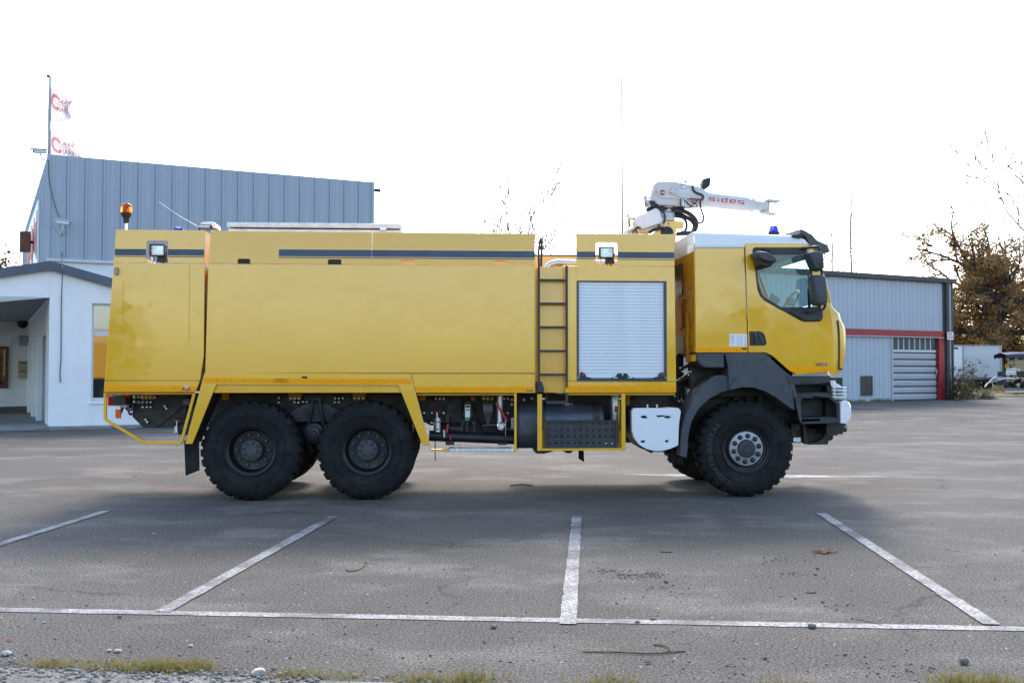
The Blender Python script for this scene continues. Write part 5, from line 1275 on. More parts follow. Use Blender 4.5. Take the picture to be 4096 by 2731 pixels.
for k in range(9):
    for (u0, u1, v) in ((1440, 1755, 464), (1500, 1825, 704)):
        u = u0 + (u1-u0)*k/9; tr_.add(*(lambda b: (b.v, b.f))(qbox('J', u, v-6, u+18, v, .11, .36)))
part(tr_, 'tread_teeth', 'black', sm, smooth=0)
part(qbox('J', 1485, 366, 1615, 376, .04, .05), 'step_slot', 'black', sm)
part(MB().prism(QP('J', [(1380,385),(1400,378),(1416,385),(1445,500),(1478,590),(1490,760),(1470,752),(1440,620),(1400,470)], .0), .0, .04), 'step_strap', 'grey_plastic', bevel=.01)
x_, z_ = Q('J', 1458, 535, -.02); part(MB().cyl((x_,-.02,z_), (x_,.01,z_), .035, n=20), 'strap_knob', 'dark', bevel=.004)
part(MB().prism(QP('J', [(1338,295),(1380,300),(1388,340),(1370,400),(1340,320)], -.01), -.012, .03), 'fender_clip', 'dark', bevel=.008)
bp_ = QP('J', [(1857,556),(1866,550),(1935,548),(1962,562),(1976,590),(1981,690),(1968,738),(1905,762),(1857,762)], .06)
xm = min(p[0] for p in bp_); rings = []
for yy, k in ((.02,.72), (.05,.90), (.12,1.0), (YW-.12,1.0), (YW-.05,.90), (YW-.02,.72)): rings.append([(xm+(x-xm)*k, yy, z) for x, z in bp_])
part(MB().loft(rings), 'bumper', 'white', smooth=50)
part(MB().box(xat(3300,1650,.3), xat(3365,1650,.3), .25, YW-.25, .75, 1.45), 'radiator', 'black')
hl = part(MB().prism(QP('J', [(1762,345),(1822,345),(1826,375),(1866,392),(1882,412),(1890,530),(1800,530),(1790,412),(1765,392)], .08), .08, .50), 'headlight', 'white', bevel=.01)
part(MB().prism(QP('J', [(1800,420),(1880,415),(1888,515),(1806,515)], .07), .06, .079), 'indicator_lens', 'lamp_glass', hl, bevel=.006)
x_, z_ = Q('J', 1838, 462, .06); part(MB().ball((x_,.065,z_), .014, .012, .02, 10, 6), 'indicator_bulb', 'red_lens', hl)
gb = MB()
for v in (415, 445, 478, 508): gb.tube(smooth_path([Q3('J',1784,v-2,.05), Q3('J',1860,v-1,.03), Q3('J',1912,v,.06), Q3('J',1920,v,.2), Q3('J',1920,v,.5)], 3), .007, 6)
for u in (1806, 1902): gb.tube([Q3('J',u,412,.035), Q3('J',u+8,512,.035)], .006, 6)
part(gb, 'headlight_guard', 'white', hl)
part(MB().prism(QP('J', [(1745,310),(1775,318),(1790,345),(1755,345)], .2), .2, .4), 'lamp_bracket', 'black')
tf = [(1490,776),(1530,776),(1552,960),(1640,940),(1700,905),(1700,780),(1760,775),(1748,972),(1552,975),(1512,968)]
part(MB().prism(QP('J', tf, .5), .5, .56), 'tow_frame', 'black', bevel=.008)
part(MB().prism(QP('J', [(1810,765),(1905,765),(1910,830),(1895,848),(1860,846),(1812,820)], .3), .3, .7), 'fog_lamp', 'black', bevel=.015)
x_, z_ = Q('J', 1908, 805, .45); part(MB().cyl((x_-.01,.45,z_), (x_+.008,.45,z_), .06), 'fog_lens', 'lamp_glass')
part(MB().prism(QP('J', [(1755,870),(1830,800),(1870,800),(1770,880)], .8), .6, 1.9), 'skid_plate', 'tank_grey')
part(MB().tube([Q3('J',1535,890,.7), Q3('J',1700,886,.7)], .028, 12), 'tie_rod', 'steel'); part(MB().tube([Q3('J',1740,886,.7), Q3('J',1795,884,.7)], [.022,.002], 8), 'tow_pin', 'black')
part(MB().prism(QP('J', [(1398,900),(1480,895),(1490,915),(1485,960),(1400,955)], .55), .55, .7), 'steering_joint', 'alu', bevel=.015)
part(MB().prism(QP('J', [(1385,770),(1490,770),(1490,890),(1385,890)], .6), .6, .7), 'spring_hanger', 'chassis'); x_ = Q3('J', 1448, 805, .58); part(MB().cyl(x_, x_+Vector((0,.05,0)), .03), 'hanger_pin', 'tank_grey')
part(MB().box(xat(3080,1800,.6), xat(3300,1800,.6), .62, 1.9, .62, .8), 'front_cross_member', 'chassis')
for k, v in enumerate((300, 330, 360)): part(qbox('J', 820+k*120, 500, 880+k*120, 560, .62, .70), 'inner_bracket', 'chassis')
part(MB().box(xat(2760,1500,.5), xat(3170,1500,.5), .50, .62, TR.on(3000,1600,.5)[1]+.05, TR.on(3000,1430,.5)[1]), 'inner_fender', 'chassis')

# ---------------------------------------------------------------- water cannon on the roof
y0 = 1.25
def HP(pts, y=y0): return QP('H', pts, y)
mon = part(MB().prism(HP([(385,420),(398,330),(425,235),(460,188),(490,176),(715,180),(800,198),(960,235),(1060,265),(1130,300),(1120,480),(1000,495),(820,512),(520,500),(395,515),(380,470)]), y0-.15, y0+.15), 'water_cannon', 'cream', bevel=.03, seg=3)
part(MB().prism(HP([(470,250),(500,205),(720,200),(960,240),(1010,300),(1010,400),(830,395),(535,380),(520,360)], y0-.15), y0-.166, y0-.151), 'housing_cover', 'cream', mon, bevel=.008)
part(MB().prism(HP([(420,340),(500,210),(515,205),(440,345),(470,470),(455,470)], y0-.15), y0-.172, y0-.151), 'housing_seam', 'pale_trim', mon)
part(MB().prism(HP([(664,285),(672,262),(700,240),(955,262),(1130,345),(1118,392),(850,380),(700,328),(670,312)], y0-.17), y0-.185, y0-.168), 'side_bracket', 'cream', mon, bevel=.006)
part(MB().bar(Q3('H',668,290,y0-.19), Q3('H',1100,360,y0-.19), .012, .012), 'bracket_fold', 'pale_trim', mon)
bq = MB()
for u, v in ((690,250),(755,256),(688,314),(750,321)): bq.cyl(Q3('H',u,v,y0-.187), Q3('H',u,v,y0-.193), .008, n=8)
part(bq, 'bracket_bolts', 'steel', mon)
part(MB().ball(Q3('H',855,238,y0-.19), .015), 'ball_knob', 'chrome', mon)
p0, p1 = Q3('H',1090,395,y0), Q3('H',1720,465,y0)
d = (p1-p0).normalized(); LN = (p1-p0).length
part(MB().lathe([(.106,-.02),(.106,.06),(.0985,.065),(.098,LN-.06),(.092,LN),(.0,LN)], p0, d, 28), 'barrel', 'cream', mon)
q0, q1 = Q3('H',1715,468,y0), Q3('H',1965,492,y0); d2 = (q1-q0).normalized(); L2 = (q1-q0).length
part(MB().lathe([(.080,0),(.080,L2*.24),(.090,L2*.26),(.090,L2*.34),(.066,L2*.36),(.062,L2*.88),(.078,L2*.90),(.078,L2),(.05,L2),(.0,L2*.7)], q0, d2, 24), 'nozzle', 'cream', mon)
for pts in ([(1940,420),(1965,400),(2155,410),(2120,442),(1990,425)], [(1905,575),(1940,558),(1985,572),(2108,585),(2070,614)]):
    part(MB().prism(HP(pts), y0-.07, y0+.07), 'deflector_blade', 'cream', mon, bevel=.003)
part(MB().bar(Q3('H',1945,420,y0), Q3('H',1935,585,y0), .14, .012), 'deflector_yoke', 'cream', mon)
for u, v0, v1 in ((1785,360,400),(1750,545,558)): part(MB().bar(Q3('H',u,v0,y0), Q3('H',u+8,v1,y0), .02, .02), 'nozzle_lug', 'white', mon)
rod = part(MB().tube([Q3('H',1030,285,y0-.02), Q3('H',1490,322,y0-.02), Q3('H',1795,362,y0-.02)], .006, 6), 'control_rod', 'steel', mon)
part(MB().cyl(Q3('H',1500,322,y0-.02), Q3('H',1500,350,y0-.02), .008, n=8), 'rod_guide', 'steel', mon)
# block letters s i d e s along the barrel
def blk(ch):
    S = [(0,.8,1,1),(0,.4,.26,.8),(0,.4,1,.6),(.74,0,1,.6),(0,0,1,.2)]
    return {'s':S, 'i':[(0,0,1,.72),(0,.86,1,1.08)], 'd':[(.74,0,1,1.25),(0,0,.26,.95),(0,.75,.8,.95),(0,0,.8,.2)], 'e':[(0,0,.26,1),(0,.8,1,1),(.74,.4,1,1),(0,.4,1,.58),(0,0,1,.2)]}[ch]
spans = [('s',1170,1255),('i',1287,1308),('d',1338,1420),('e',1450,1535),('s',1562,1648)]
mb = MB(); mw = MB()
upb = Vector((-d.z, 0, d.x))
for ch, u0, u1 in spans:
    o = p0 + d*(Q3('H',u0,400,y0)-p0).dot(d); wdt = (Q3('H',u1,400,y0)-Q3('H',u0,400,y0)).dot(d); hh = .052
    for (a0, b0, a1, b1) in blk(ch):
        for dst, g_, off in ((mb, 0, .004), (mw, .004, .002)):
            n = 4; vs = []
            for s_ in (a0*wdt-g_, a1*wdt+g_):
                for k in range(n+1):
                    h = (b0-.5)*hh*1.0-g_ + ((b1-b0)*hh+2*g_)*k/n; rad = .0985+off
                    vs.append(o + d*s_ + upb*h + Vector((0, -math.sqrt(max(rad*rad-h*h, 0)), 0)))
            dst.add(vs, [(k, k+1, n+2+k, n+1+k) for k in range(n)])
lt = part(mb, 'lettering', 'sign_red', mon, smooth=0, fix=False); part(mw, 'lettering_outline', 'label_white', mon, smooth=0, fix=False)
c_ = Q3('H',570,305,y0-.17); rr_ = .037
part(MB().add([c_ + Vector((rr_*math.cos(a*math.pi/14), -.004, rr_*math.sin(a*math.pi/14))) for a in range(7, 22)], [tuple(range(15))]), 'emblem_dark', 'blue_stripe', mon, smooth=0, fix=False)
part(MB().add([c_ + Vector((rr_*math.cos(a*math.pi/14), -.004, rr_*math.sin(a*math.pi/14))) for a in range(-7, 8)], [tuple(range(15))]), 'emblem_red', 'sign_red', mon, smooth=0, fix=False)
vs, fs = fit_text('sides', c_.x-.034, c_.x+.034, c_.z-.009, c_.z+.013, .02); part(MB().add([(x, c_.y-.006, z) for x, z in vs], fs), 'emblem_lettering', 'label_white', mon, smooth=0, fix=False)
# hand wheels
def handwheel(u, v, ru, y, ax):
    c = Q3('H',u,v,y); r = (Q('H',u,v-ru,y)[1]-c.z)
    o = part(MB().lathe([(r-.012,-.012),(r+.006,-.012),(r+.010,0),(r+.006,.012),(r-.012,.012)], c, ax, 28, True), 'hand_wheel', 'steel', mon)
    a = Vector(ax).normalized(); u_ = a.orthogonal().normalized(); w_ = a.cross(u_)
    for k in range(3):
        t = k*2.094; part(MB().tube([c, c+(u_*math.cos(t)+w_*math.sin(t))*r], .007, 6), 'spoke', 'steel', mon)
    part(MB().cyl(c, c+a*.09, .016), 'wheel_shaft', 'steel', mon)
handwheel(345, 422, 76, y0-.02, (.93,-.34,.05)); handwheel(118, 660, 72, y0-.05, (.93,-.34,.1))
part(MB().bar(Q3('H',125,740,y0-.05), Q3('H',120,765,y0-.05), .03, .03), 'crank_grip', 'black', mon)
part(MB().cyl(Q3('H',150,658,y0-.05), Q3('H',220,662,y0-.05), .012), 'crank_shaft', 'steel', mon)
# covered gearbox, swivel, pedestal
part(MB().prism(HP([(200,690),(215,640),(245,615),(350,575),(470,512),(510,520),(540,560),(582,690),(560,715),(300,800),(265,790),(225,755)], y0-.16), y0-.18, y0+.08), 'motor_cover', 'film', mon, bevel=.02, seg=3)
part(MB().prism(HP([(225,760),(300,805),(585,700),(590,735),(400,845),(250,845)], y0-.1), y0-.12, y0+.1), 'motor_housing', 'cream', mon, bevel=.008)
part(MB().cyl(Q3('H',630,690,y0), Q3('H',630,500,y0), .105, n=28), 'swivel', 'cream', mon)
part(MB().lathe([(.13,0),(.13,.03),(.11,.035),(.0,.035)], Q3('H',630,572,y0), (0,0,1), 28), 'swivel_flange', 'cream', mon)
part(MB().box(*qrect('H',565,585,668,618,y0-.11)[:2], y0-.115, y0-.10, *qrect('H',565,585,668,618,y0-.11)[2:]), 'swivel_label', 'pale_trim', mon)
hx_, hz_ = Q('H', 632, 845, y0-.1); hol = arc(hx_, hz_, .085, 0, 180, 10)
ped = part(MB().prism(HP([(390,900),(560,720),(580,684),(855,688),(855,786),(766,788),(742,900)], y0-.1)[0:1] + HP([(480,820),(575,684),(855,688),(855,786),(766,788),(742,900)], y0-.1), y0-.10, y0-.06), 'pedestal', 'yellow', bevel=.004)
part(MB().prism([(hx_-.075, hz_-.02)] + [(p[0]*1, p[1]) for p in reversed(hol)][0:0] + [(hx_+.085, hz_-.02)] + hol[1:-1] + [(hx_-.085, hz_-.02)], y0-.106, y0-.101), 'pedestal_opening', 'black', ped)
x_, z_ = Q('H', 652, 724, y0-.1); part(MB().cyl((x_,y0-.108,z_), (x_,y0-.10,z_), .009, n=12), 'pedestal_hole', 'black', ped)
part(MB().box(Q('H',520,800,y0)[0], Q('H',740,800,y0)[0], y0-.059, y0+.3, ZF-.02, Q('H',600,686,y0)[1]), 'pedestal_box', 'yellow', ped)
# cable looms and hoses
def loom(pts, r, y=y0-.2, name='hose', mat='hose'): return part(MB().tube(smooth_path([Q3('H',u,v,y) for u, v in pts]), r, 8), name, mat, mon)
loom([(400,420),(440,430),(500,470),(560,530),(600,610),(602,670),(585,720)], .013); part(MB().prism(HP([(395,420),(465,415),(480,455),(500,470),(480,495),(430,488),(408,455)], y0-.2), y0-.22, y0-.17), 'cable_plug', 'black', mon, bevel=.01)
loom([(360,550),(420,520),(520,520),(650,535),(760,540),(870,560),(960,610),(1020,680),(1025,760),(985,830),(900,850),(820,840)], .030, y0-.1)
loom([(720,590),(800,600),(880,630),(960,680),(1000,740),(990,800),(920,850),(800,860),(760,855)], .028, y0-.03)
loom([(740,630),(830,640),(885,690),(895,770),(860,830),(790,850)], .018, y0-.08)
loom([(500,510),(600,515),(750,520),(860,510)], .035, y0-.05); loom([(745,500),(746,560)], .022, y0-.06, 'hose_clip', 'alu')
loom([(1085,390),(1080,480),(1100,560),(1125,640),(1105,700),(1040,715),(1000,690)], .013)
loom([(930,500),(1000,560),(1060,630),(1110,690)], .005, y0-.2, 'cable', 'red')
loom([(815,390),(810,450),(830,500),(870,505)], .008); loom([(870,400),(900,440),(960,490),(1025,505),(1030,470),(960,420)], .008); loom([(1040,400),(1000,450),(940,500),(880,525)], .007)
loom([(980,230),(985,270),(1030,310),(1090,330),(1120,360),(1105,390)], .015); loom([(985,235),(960,180),(985,155),(995,180),(980,230)], .006, y0-.15); loom([(1000,215),(1050,195),(1100,205)], .006, y0-.1); loom([(930,245),(980,225)], .012, y0-.14)
loom([(880,165),(800,220)], .006, y0-.15, 'lever', 'steel'); part(MB().ball(Q3('H',880,162,y0-.15), .017), 'lever_knob', 'tank_red', mon)
loom([(940,385),(1118,400)], .010, y0-.2, 'sensor_rod', 'tank_red')
for u in (845, 880, 1075): loom([(u,380),(u+4,480)], .010, y0-.19, 'hydraulic_union', 'steel')
loom([(170,845),(200,800),(240,770),(280,790)], .012, y0-.2); loom([(230,845),(215,800),(250,775)], .010, y0-.21); loom([(390,845),(470,800),(560,780),(600,790)], .02, y0-.16); loom([(500,800),(530,735),(520,780)], .012, y0-.18)
cm = part(MB().prism(HP([(1098,205),(1108,128),(1185,108),(1212,115),(1200,225),(1135,268),(1100,240)], y0-.05), y0-.10, y0+.06), 'spot_lamp', 'black', mon, bevel=.012)
part(MB().bar(Q3('H',1060,265,y0), Q3('H',1125,262,y0), .03, .02), 'lamp_arm', 'steel', mon); part(MB().ball(Q3('H',1042,238,y0-.05), .022), 'lamp_joint', 'black', mon)
# tall radio mast on the deck, rear deck clutter
x_, z_ = Q('P', 2489, 930, 1.6); zt_ = Q('P', 2488, 316, 1.6)[1]
part(MB().tube([(x_,1.6,ZF-.03), (x_,1.6,z_+.2), (x_,1.6,zt_)], [.018,.013,.010], 8), 'radio_antenna', 'dark')
part(MB().bar(Q3('H',60,845,y0), Q3('H',215,760,y0), .03, .02), 'deck_tube', 'alu'); part(MB().box(Q('H',100,850,y0)[0], Q('H',215,850,y0)[0], y0, y0+.3, ZF-.03, Q('H',160,790,y0)[1]), 'deck_box', 'cream', bevel=.01)

# ================================================================== YARD BEHIND THE SHED
def spot(px, y):
    """ground point in photograph column px at distance y"""
    d = ray(px, 1500); x = d.x*(y/d.y); return Vector((x, y, hgt(x, y)))
M['trailer'] = mk('trailer_white', (.55,.57,.60), .4, var=.04, dirt=(.35,.34,.32), damt=.25)
M['galv'] = mk('galvanised', (.35,.36,.38), .5, metal=.5, var=.15)
TF = Frame(spot(3850, 60), R(12)); TF.loc.z += .03; TF = Frame(TF.loc, R(12))
tlr = thing('box_trailer', 'white box trailer with dark mudguard parked behind the shed', 'trailer', TF.loc, TF.rz)
t0, t1 = TF.on(3800, 1450)[0], TF.on(4006, 1450)[0]; tz0, tz1 = TF.on(3900, 1515)[1], TF.on(3900, 1380)[1]
tn = TF.on(3852, 1450)[0]
box = MB().box(t0, t1, 0, 1.7, tz0, tz1-.06).build('body', M['trailer'], tlr, bevel=.02)
MB().box(t0-.03, t1+.03, -.03, 1.73, tz1-.06, tz1).build('roof_edge', M['galv'], tlr, bevel=.01)
MB().box(tn-.05, tn+.07, -.02, .02, tz0, tz1-.06).build('corner_post', M['galv'], tlr); MB().box(t1-.10, t1+.02, -.02, .02, tz0, tz1-.06).build('corner_post', M['galv'], tlr)
MB().box(t0-.02, tn-.06, -.012, -.001, tz0+.05, tz1-.08).build('front_panel', M['label_white'], tlr)
MB().box(t0+.25, t0+.52, -.03, -.013, tz1-.24, tz1-.13).build('vent', M['gutter'], tlr)
MB().box(t0-.6, t1, .05, 1.65, tz0-.17, tz0-.03).build('frame', M['black'], tlr); MB().box(t0, t1, -.02, .03, tz0-.025, tz0+.05).build('lower_rail', M['pale_trim'], tlr)
wxa, wza = TF.on(3928, 1530); rw_ = max(.28, wza+.0)
for k, xx in enumerate((wxa-.32, wxa+.38)):
    w = MB().lathe([(.12,-.05),(.16,-.06),(.28,-.06),(.30,-.03),(.30,.12),(.28,.15),(.1,.15)], (xx, .05, .30), (0,1,0), 24).build('wheel', M['rubber'], tlr)
    MB().lathe([(.0,-.04),(.05,-.05),(.14,-.03),(.16,-.045)], (xx, .05, .30), (0,1,0), 20).build('rim', M['galv'], w)
gx0, gx1 = wxa-.95, wxa+.95
MB().prism([(gx0, .30), (gx0+.3, .70), (gx1-.25, .70), (gx1, .30), (gx1-.08, .30), (gx1-.3, .64), (gx0+.36, .64), (gx0+.1, .30)], -.12, .18).build('mudguard', M['fascia'], tlr)
jx = TF.on(3938, 1500)[0]; MB().tube([(jx, -.08, .3), (jx, -.08, tz0+.22), (jx+.13, -.08, tz0+.25)], .03, 8).build('jockey_crank', M['gutter'], tlr)
MB().tube([(t0-.6, .85, tz0-.1), (t0-1.6, .85, tz0-.15)], .05, 8).build('drawbar', M['black'], tlr)

# pedal buggy with blue canopy, number 7
M['buggy_yellow'] = mk('buggy_yellow', (.45,.30,.03), .5, var=.1); M['canopy'] = mk('canopy_blue', (.035,.04,.10), .7, var=.2); M['hull_white'] = mk('hull_white', (.6,.6,.56), .5)
BF = Frame(spot(4062, 57), 0)
bug = thing('pedal_buggy', 'old yellow framed pedal buggy with dark blue scalloped canopy', 'buggy', BF.loc, 0)
VIEW['R'] = (3850, 1350, .1594)
def b3(u, v, y=0.): l, t, s = VIEW['R']; x, z = BF.on(l+u*s, t+v*s, y); return Vector((x, y, z))
can = MB(); n = 16; top = []; 
for j, (yy, dz) in enumerate(((-.05,-.16), (-.04,0), (.7,.12), (1.45,0), (1.46,-.16))):
    for i in range(n+1):
        p = b3(1090 + i*(700/n), 430 - 22*math.sin(min(1, i/9)*1.57), 0); z = p.z + (dz if dz > -.1 else dz - .07*(i % 2)) + .0
        top.append((p.x, yy, z))
can.add(top, [(j*(n+1)+i, j*(n+1)+i+1, (j+1)*(n+1)+i+1, (j+1)*(n+1)+i) for j in range(4) for i in range(n)]); can.build('canopy', M['canopy'], bug, smooth=0, fix=False)
for u, v0 in ((1150, 480), (1335, 460), (1700, 440)):
    MB().tube([b3(u, v0-30), b3(u-5, 760), b3(u+20, 1050)], .03, 8).build('post', M['buggy_yellow'], bug); MB().tube([b3(u, v0-30, 1.3), b3(u-5, 760, 1.3), b3(u, 1050, 1.3)], .03, 8).build('post', M['buggy_yellow'], bug)
MB().tube(smooth_path([b3(*p) for p in ((1100,680),(1130,662),(1400,652),(1430,690),(1425,740),(1400,758),(1110,768),(1078,740),(1080,700))], 4, True), .03, 8, True).build('front_hoop', M['buggy_yellow'], bug)
MB().tube(smooth_path([b3(*p) for p in ((1150,480),(1100,530),(1120,545),(1150,540))], 4), .025, 6).build('roof_brace', M['buggy_yellow'], bug); MB().tube(smooth_path([b3(*p) for p in ((1335,525),(1390,515),(1430,480))], 4), .025, 6).build('roof_brace', M['buggy_yellow'], bug)
p0, p1 = b3(1175, 750, .02), b3(1330, 662, .02); plt = MB().box(p0.x, p1.x, .02, .04, p0.z, p1.z).build('number_board', M['gutter'], bug)
p0, p1 = b3(1230, 720), b3(1262, 680); vs, fs = fit_text('7', p0.x, p1.x, p0.z, p1.z, .02); MB().add([(x, .015, z) for x, z in vs], fs).build('lettering', M['label_white'], plt, smooth=0, fix=False)
MB().tube([b3(1190,640,.7), b3(1260,610,.7), b3(1400,595,.7)], [.05,.12,.12], 10).build('seat_back', M['hull_white'], bug); MB().tube([b3(1160,775,.3), b3(1240,760,.3), b3(1320,770,.3)], [.05,.14,.06], 10).build('seat', M['hull_white'], bug)
MB().prism([(p.x, p.z) for p in (b3(1370,770),b3(1440,765),b3(1450,845),b3(1390,845))], .0, .6).build('side_panel', M['hull_white'], bug); MB().box(b3(1410,0).x, b3(1700,0).x, .3, 1.2, b3(0,840).z, b3(0,560).z).build('seat_box', M['mailbox'], bug)
MB().box(b3(1120,0).x, b3(1700,0).x, .1, 1.2, b3(0,1000).z, b3(0,850).z).build('chassis', M['black'], bug)
for u in (1170, 1400, 1640): MB().lathe([(.20,-.04),(.27,-.05),(.30,0),(.27,.05),(.20,.04)], (b3(u,0).x, .0, .30), (0,1,0), 24, True).build('wheel', M['rubber'], bug)
# notice board leaning in front of the buggy
NF = Frame(spot(4055, 55.5), 0)
def n3(u, v, y=0.): l, t, s = VIEW['R']; x, z = NF.on(l+u*s, t+v*s, y); return (x, z)
nb = MB().prism([n3(1095,935), n3(1335,925), n3(1360,768), n3(1110,790)], 0, .03).build('notice_board', M['label_white'], loc=NF.loc, label='tilted white notice board in front of the pedal buggy', cat='sign')
for v, m_ in ((805,'blue_stripe'), (850,'pale_trim'), (885,'label_green')): MB().prism([n3(1115,v+14), n3(1345,v+8), n3(1348,v-6), n3(1118,v)], -.006, -.001).build('print_line', M[m_], nb, smooth=0)
for u in (1145, 1310): a, z = n3(u, 935); MB().box(a-.03, a+.03, .031, .07, -.05, z+.5).build('post', M['mailbox'], nb)
# scrap: bent pipe frame, tyres, planks
SFm = Frame(spot(4000, 54), 0)
def s3(u, v, y=0.): l, t, s = VIEW['R']; x, z = SFm.on(l+u*s, t+v*s, y); return Vector((x, y, max(z, .03)))
sc = MB(); sc.tube([s3(560,1240,-.3), s3(640,1140), s3(830,985,.3), s3(1080,1020,.6), s3(1330,1040,.8), s3(1700,1040,.9)], .035, 8); sc.tube([s3(640,1140), s3(800,1095,.1), s3(1030,1040,.3), s3(1330,1035,.8)], .035, 8); sc.tube([s3(1330,1040,.8), s3(1340,1300,.8)], .035, 8)
sc.build('scrap_frame', M['galv'], loc=SFm.loc, label='bent white tube frame lying on the grass before the trailer', cat='scrap frame')
def tyre_pile(u, v, tilt, yy, label):
    p = s3(u, v, yy); o = MB().lathe([(.20,-.10),(.31,-.12),(.36,-.08),(.37,0),(.36,.08),(.31,.12),(.20,.10),(.22,0)], (0,0,0), (0,0,1), 28, True).build('old_tyre', M['rubber'], label=label, cat='tyre', group='old tyres on the verge')
    o.location = SFm.loc + p; o.rotation_euler = tilt; return o
tyre_pile(1215, 1240, (R(38),0,R(20)), .1, 'old tyre leaning low with its round opening showing'); tyre_pile(1440, 1200, (R(75),R(30),R(-30)), .35, 'old tyre standing tilted behind the leaning tyre'); tyre_pile(1560, 1235, (R(85),0,R(40)), -.1, 'old tyre standing upright at the end of the tyre heap')
MB().bar(s3(1070,1300,-.35), s3(1540,1312,-.3), .18, .16).build('timber_beam', mk('old_timber', (.20,.17,.15), .8, var=.2), loc=SFm.loc, label='weathered timber beam lying under the old tyres', cat='beam')
MB().bar(s3(1070,1362,-.6), s3(1700,1350,-.5), .10, .08).build('pale_plank', M['pale_trim'], loc=SFm.loc, label='pale plank lying flat in front of the tyres', cat='plank')
MB().bar(s3(750,1268,-.4), s3(1060,1335,-.5), .12, .08).build('grey_plank', mk('grey_wood', (.22,.19,.18), .8), loc=SFm.loc, label='grey plank slanting on the grass beside the tyres', cat='plank')

# ================================================================== TREES AND PLANTS
def bark_mat(name, col):
    m, nt, b = new_mat(name); vec = coords(nt, (6,6,1.2))
    c = ramp(nt, nz(nt, vec, 3, 5), [(.3, tuple(x*.6 for x in col)), (.7, tuple(x*1.3 for x in col))]); nt.links.new(c, b.inputs['Base Color']); b.inputs['Roughness'].default_value = .95
    bump(nt, b, nz(nt, vec, 5, 4), .6, .03); return m
def leaf_mat(name, cols):
    m, nt, b = new_mat(name); out = nt.nodes['Material Output']
    ge = nt.nodes.new('ShaderNodeNewGeometry')
    c = ramp(nt, ge.outputs['Random Per Island'], [(i/(len(cols)-1), c) for i, c in enumerate(cols)])
    tr = nt.nodes.new('ShaderNodeBsdfTranslucent'); mx = nt.nodes.new('ShaderNodeMixShader'); mx.inputs[0].default_value = .5
    nt.links.new(c, tr.inputs['Color']); nt.links.new(c, b.inputs['Base Color']); b.inputs['Roughness'].default_value = .7
    nt.links.new(b.outputs[0], mx.inputs[1]); nt.links.new(tr.outputs[0], mx.inputs[2]); nt.links.new(mx.outputs[0], out.inputs['Surface']); return m
M['bark'] = bark_mat('oak_bark', (.055,.045,.037)); M['bark_pale'] = bark_mat('pale_bark', (.26,.21,.16))
M['leaf_oak'] = leaf_mat('oak_leaves_autumn', [(.36,.155,.045), (.44,.21,.06), (.25,.14,.05), (.40,.25,.07), (.20,.16,.06), (.38,.17,.05)])
M['leaf_gold'] = leaf_mat('golden_leaves', [(.40,.23,.04), (.28,.18,.04), (.17,.15,.04), (.36,.17,.035)])
M['leaf_olive'] = leaf_mat('olive_leaves', [(.07,.075,.025), (.10,.08,.03), (.05,.05,.02), (.13,.09,.03)])
M['leaf_green'] = leaf_mat('bramble_leaves', [(.05,.075,.022), (.09,.095,.03), (.11,.075,.03), (.04,.05,.02), (.14,.12,.07)])
M['grass'] = leaf_mat('grass_blades', [(.15,.17,.03), (.24,.22,.05), (.34,.25,.08), (.12,.14,.025), (.42,.30,.12)])
def grow(mb, p, d, L, r, lvl, rng, tips, P):
    n = 4 if lvl < 2 else 3; pts = [Vector(p)]; q = Vector(p); dd = Vector(d)
    for i in range(n):
        dd = (dd + Vector((rng.gauss(0,1), rng.gauss(0,1), rng.gauss(0,1)))*P['wig']*(1 if lvl else .4) + Vector((0,0,P['up']))*(.1 if lvl else .3)).normalized()
        q = q + dd*(L/n); pts.append(q)
    rs = [max(r*(1 - P['taper']*i/n), P['rmin']) for i in range(n+1)]
    mb.tube(pts, rs, 8 if lvl == 0 else (6 if lvl == 1 else 4), cap=False)
    if lvl >= P['max']-1: tips += [(pts[k], dd) for k in range(1, n+1)]
    if lvl >= P['max']: return
    m = P['kids'][min(lvl, len(P['kids'])-1)]
    for k in range(m):
        t = P['from'][min(lvl, len(P['from'])-1)]; f = t + (1-t)*(k+rng.random()*.8)/m; f = min(f, 1.0)
        i = min(int(f*n), n-1); bp_ = pts[i].lerp(pts[i+1], f*n-i)
        az = k*2.4 + rng.random()*1.2 + lvl; ang = P['ang']*(.6+.7*rng.random())
        u = dd.orthogonal().normalized(); w = dd.cross(u); side_ = u*math.cos(az) + w*math.sin(az)
        nd = (dd*math.cos(ang) + side_*math.sin(ang)).normalized()
        if nd.z < P['minz']: nd.z = P['minz']; nd.normalize()
        grow(mb, bp_, nd, L*P['len']*(.75+.5*rng.random())*(1.15-.45*f if lvl == 0 else 1), rs[i]*P['rad'], lvl+1, rng, tips, P)
    if P.get('leader', True) and lvl < P['max']: grow(mb, pts[-1], dd, L*P['len'], rs[-1], lvl+1, rng, tips, P)
def leaves(mb, tips, n, size, spread, rng, clusters=0):
    if clusters: tips = [tips[rng.randrange(len(tips))] for _ in range(clusters)]
    for _ in range(n):
        p, d = tips[rng.randrange(len(tips))]; c = p + Vector((rng.gauss(0,spread), rng.gauss(0,spread), rng.gauss(0,spread*.7)))
        u = Vector((rng.gauss(0,1), rng.gauss(0,1), rng.gauss(0,1))).normalized(); w = u.orthogonal().normalized(); s = size*(.6+.8*rng.random())
        mb.add([c-u*s, c+w*s*.55, c+u*s, c-w*s*.55], [(0,1,2,3)])
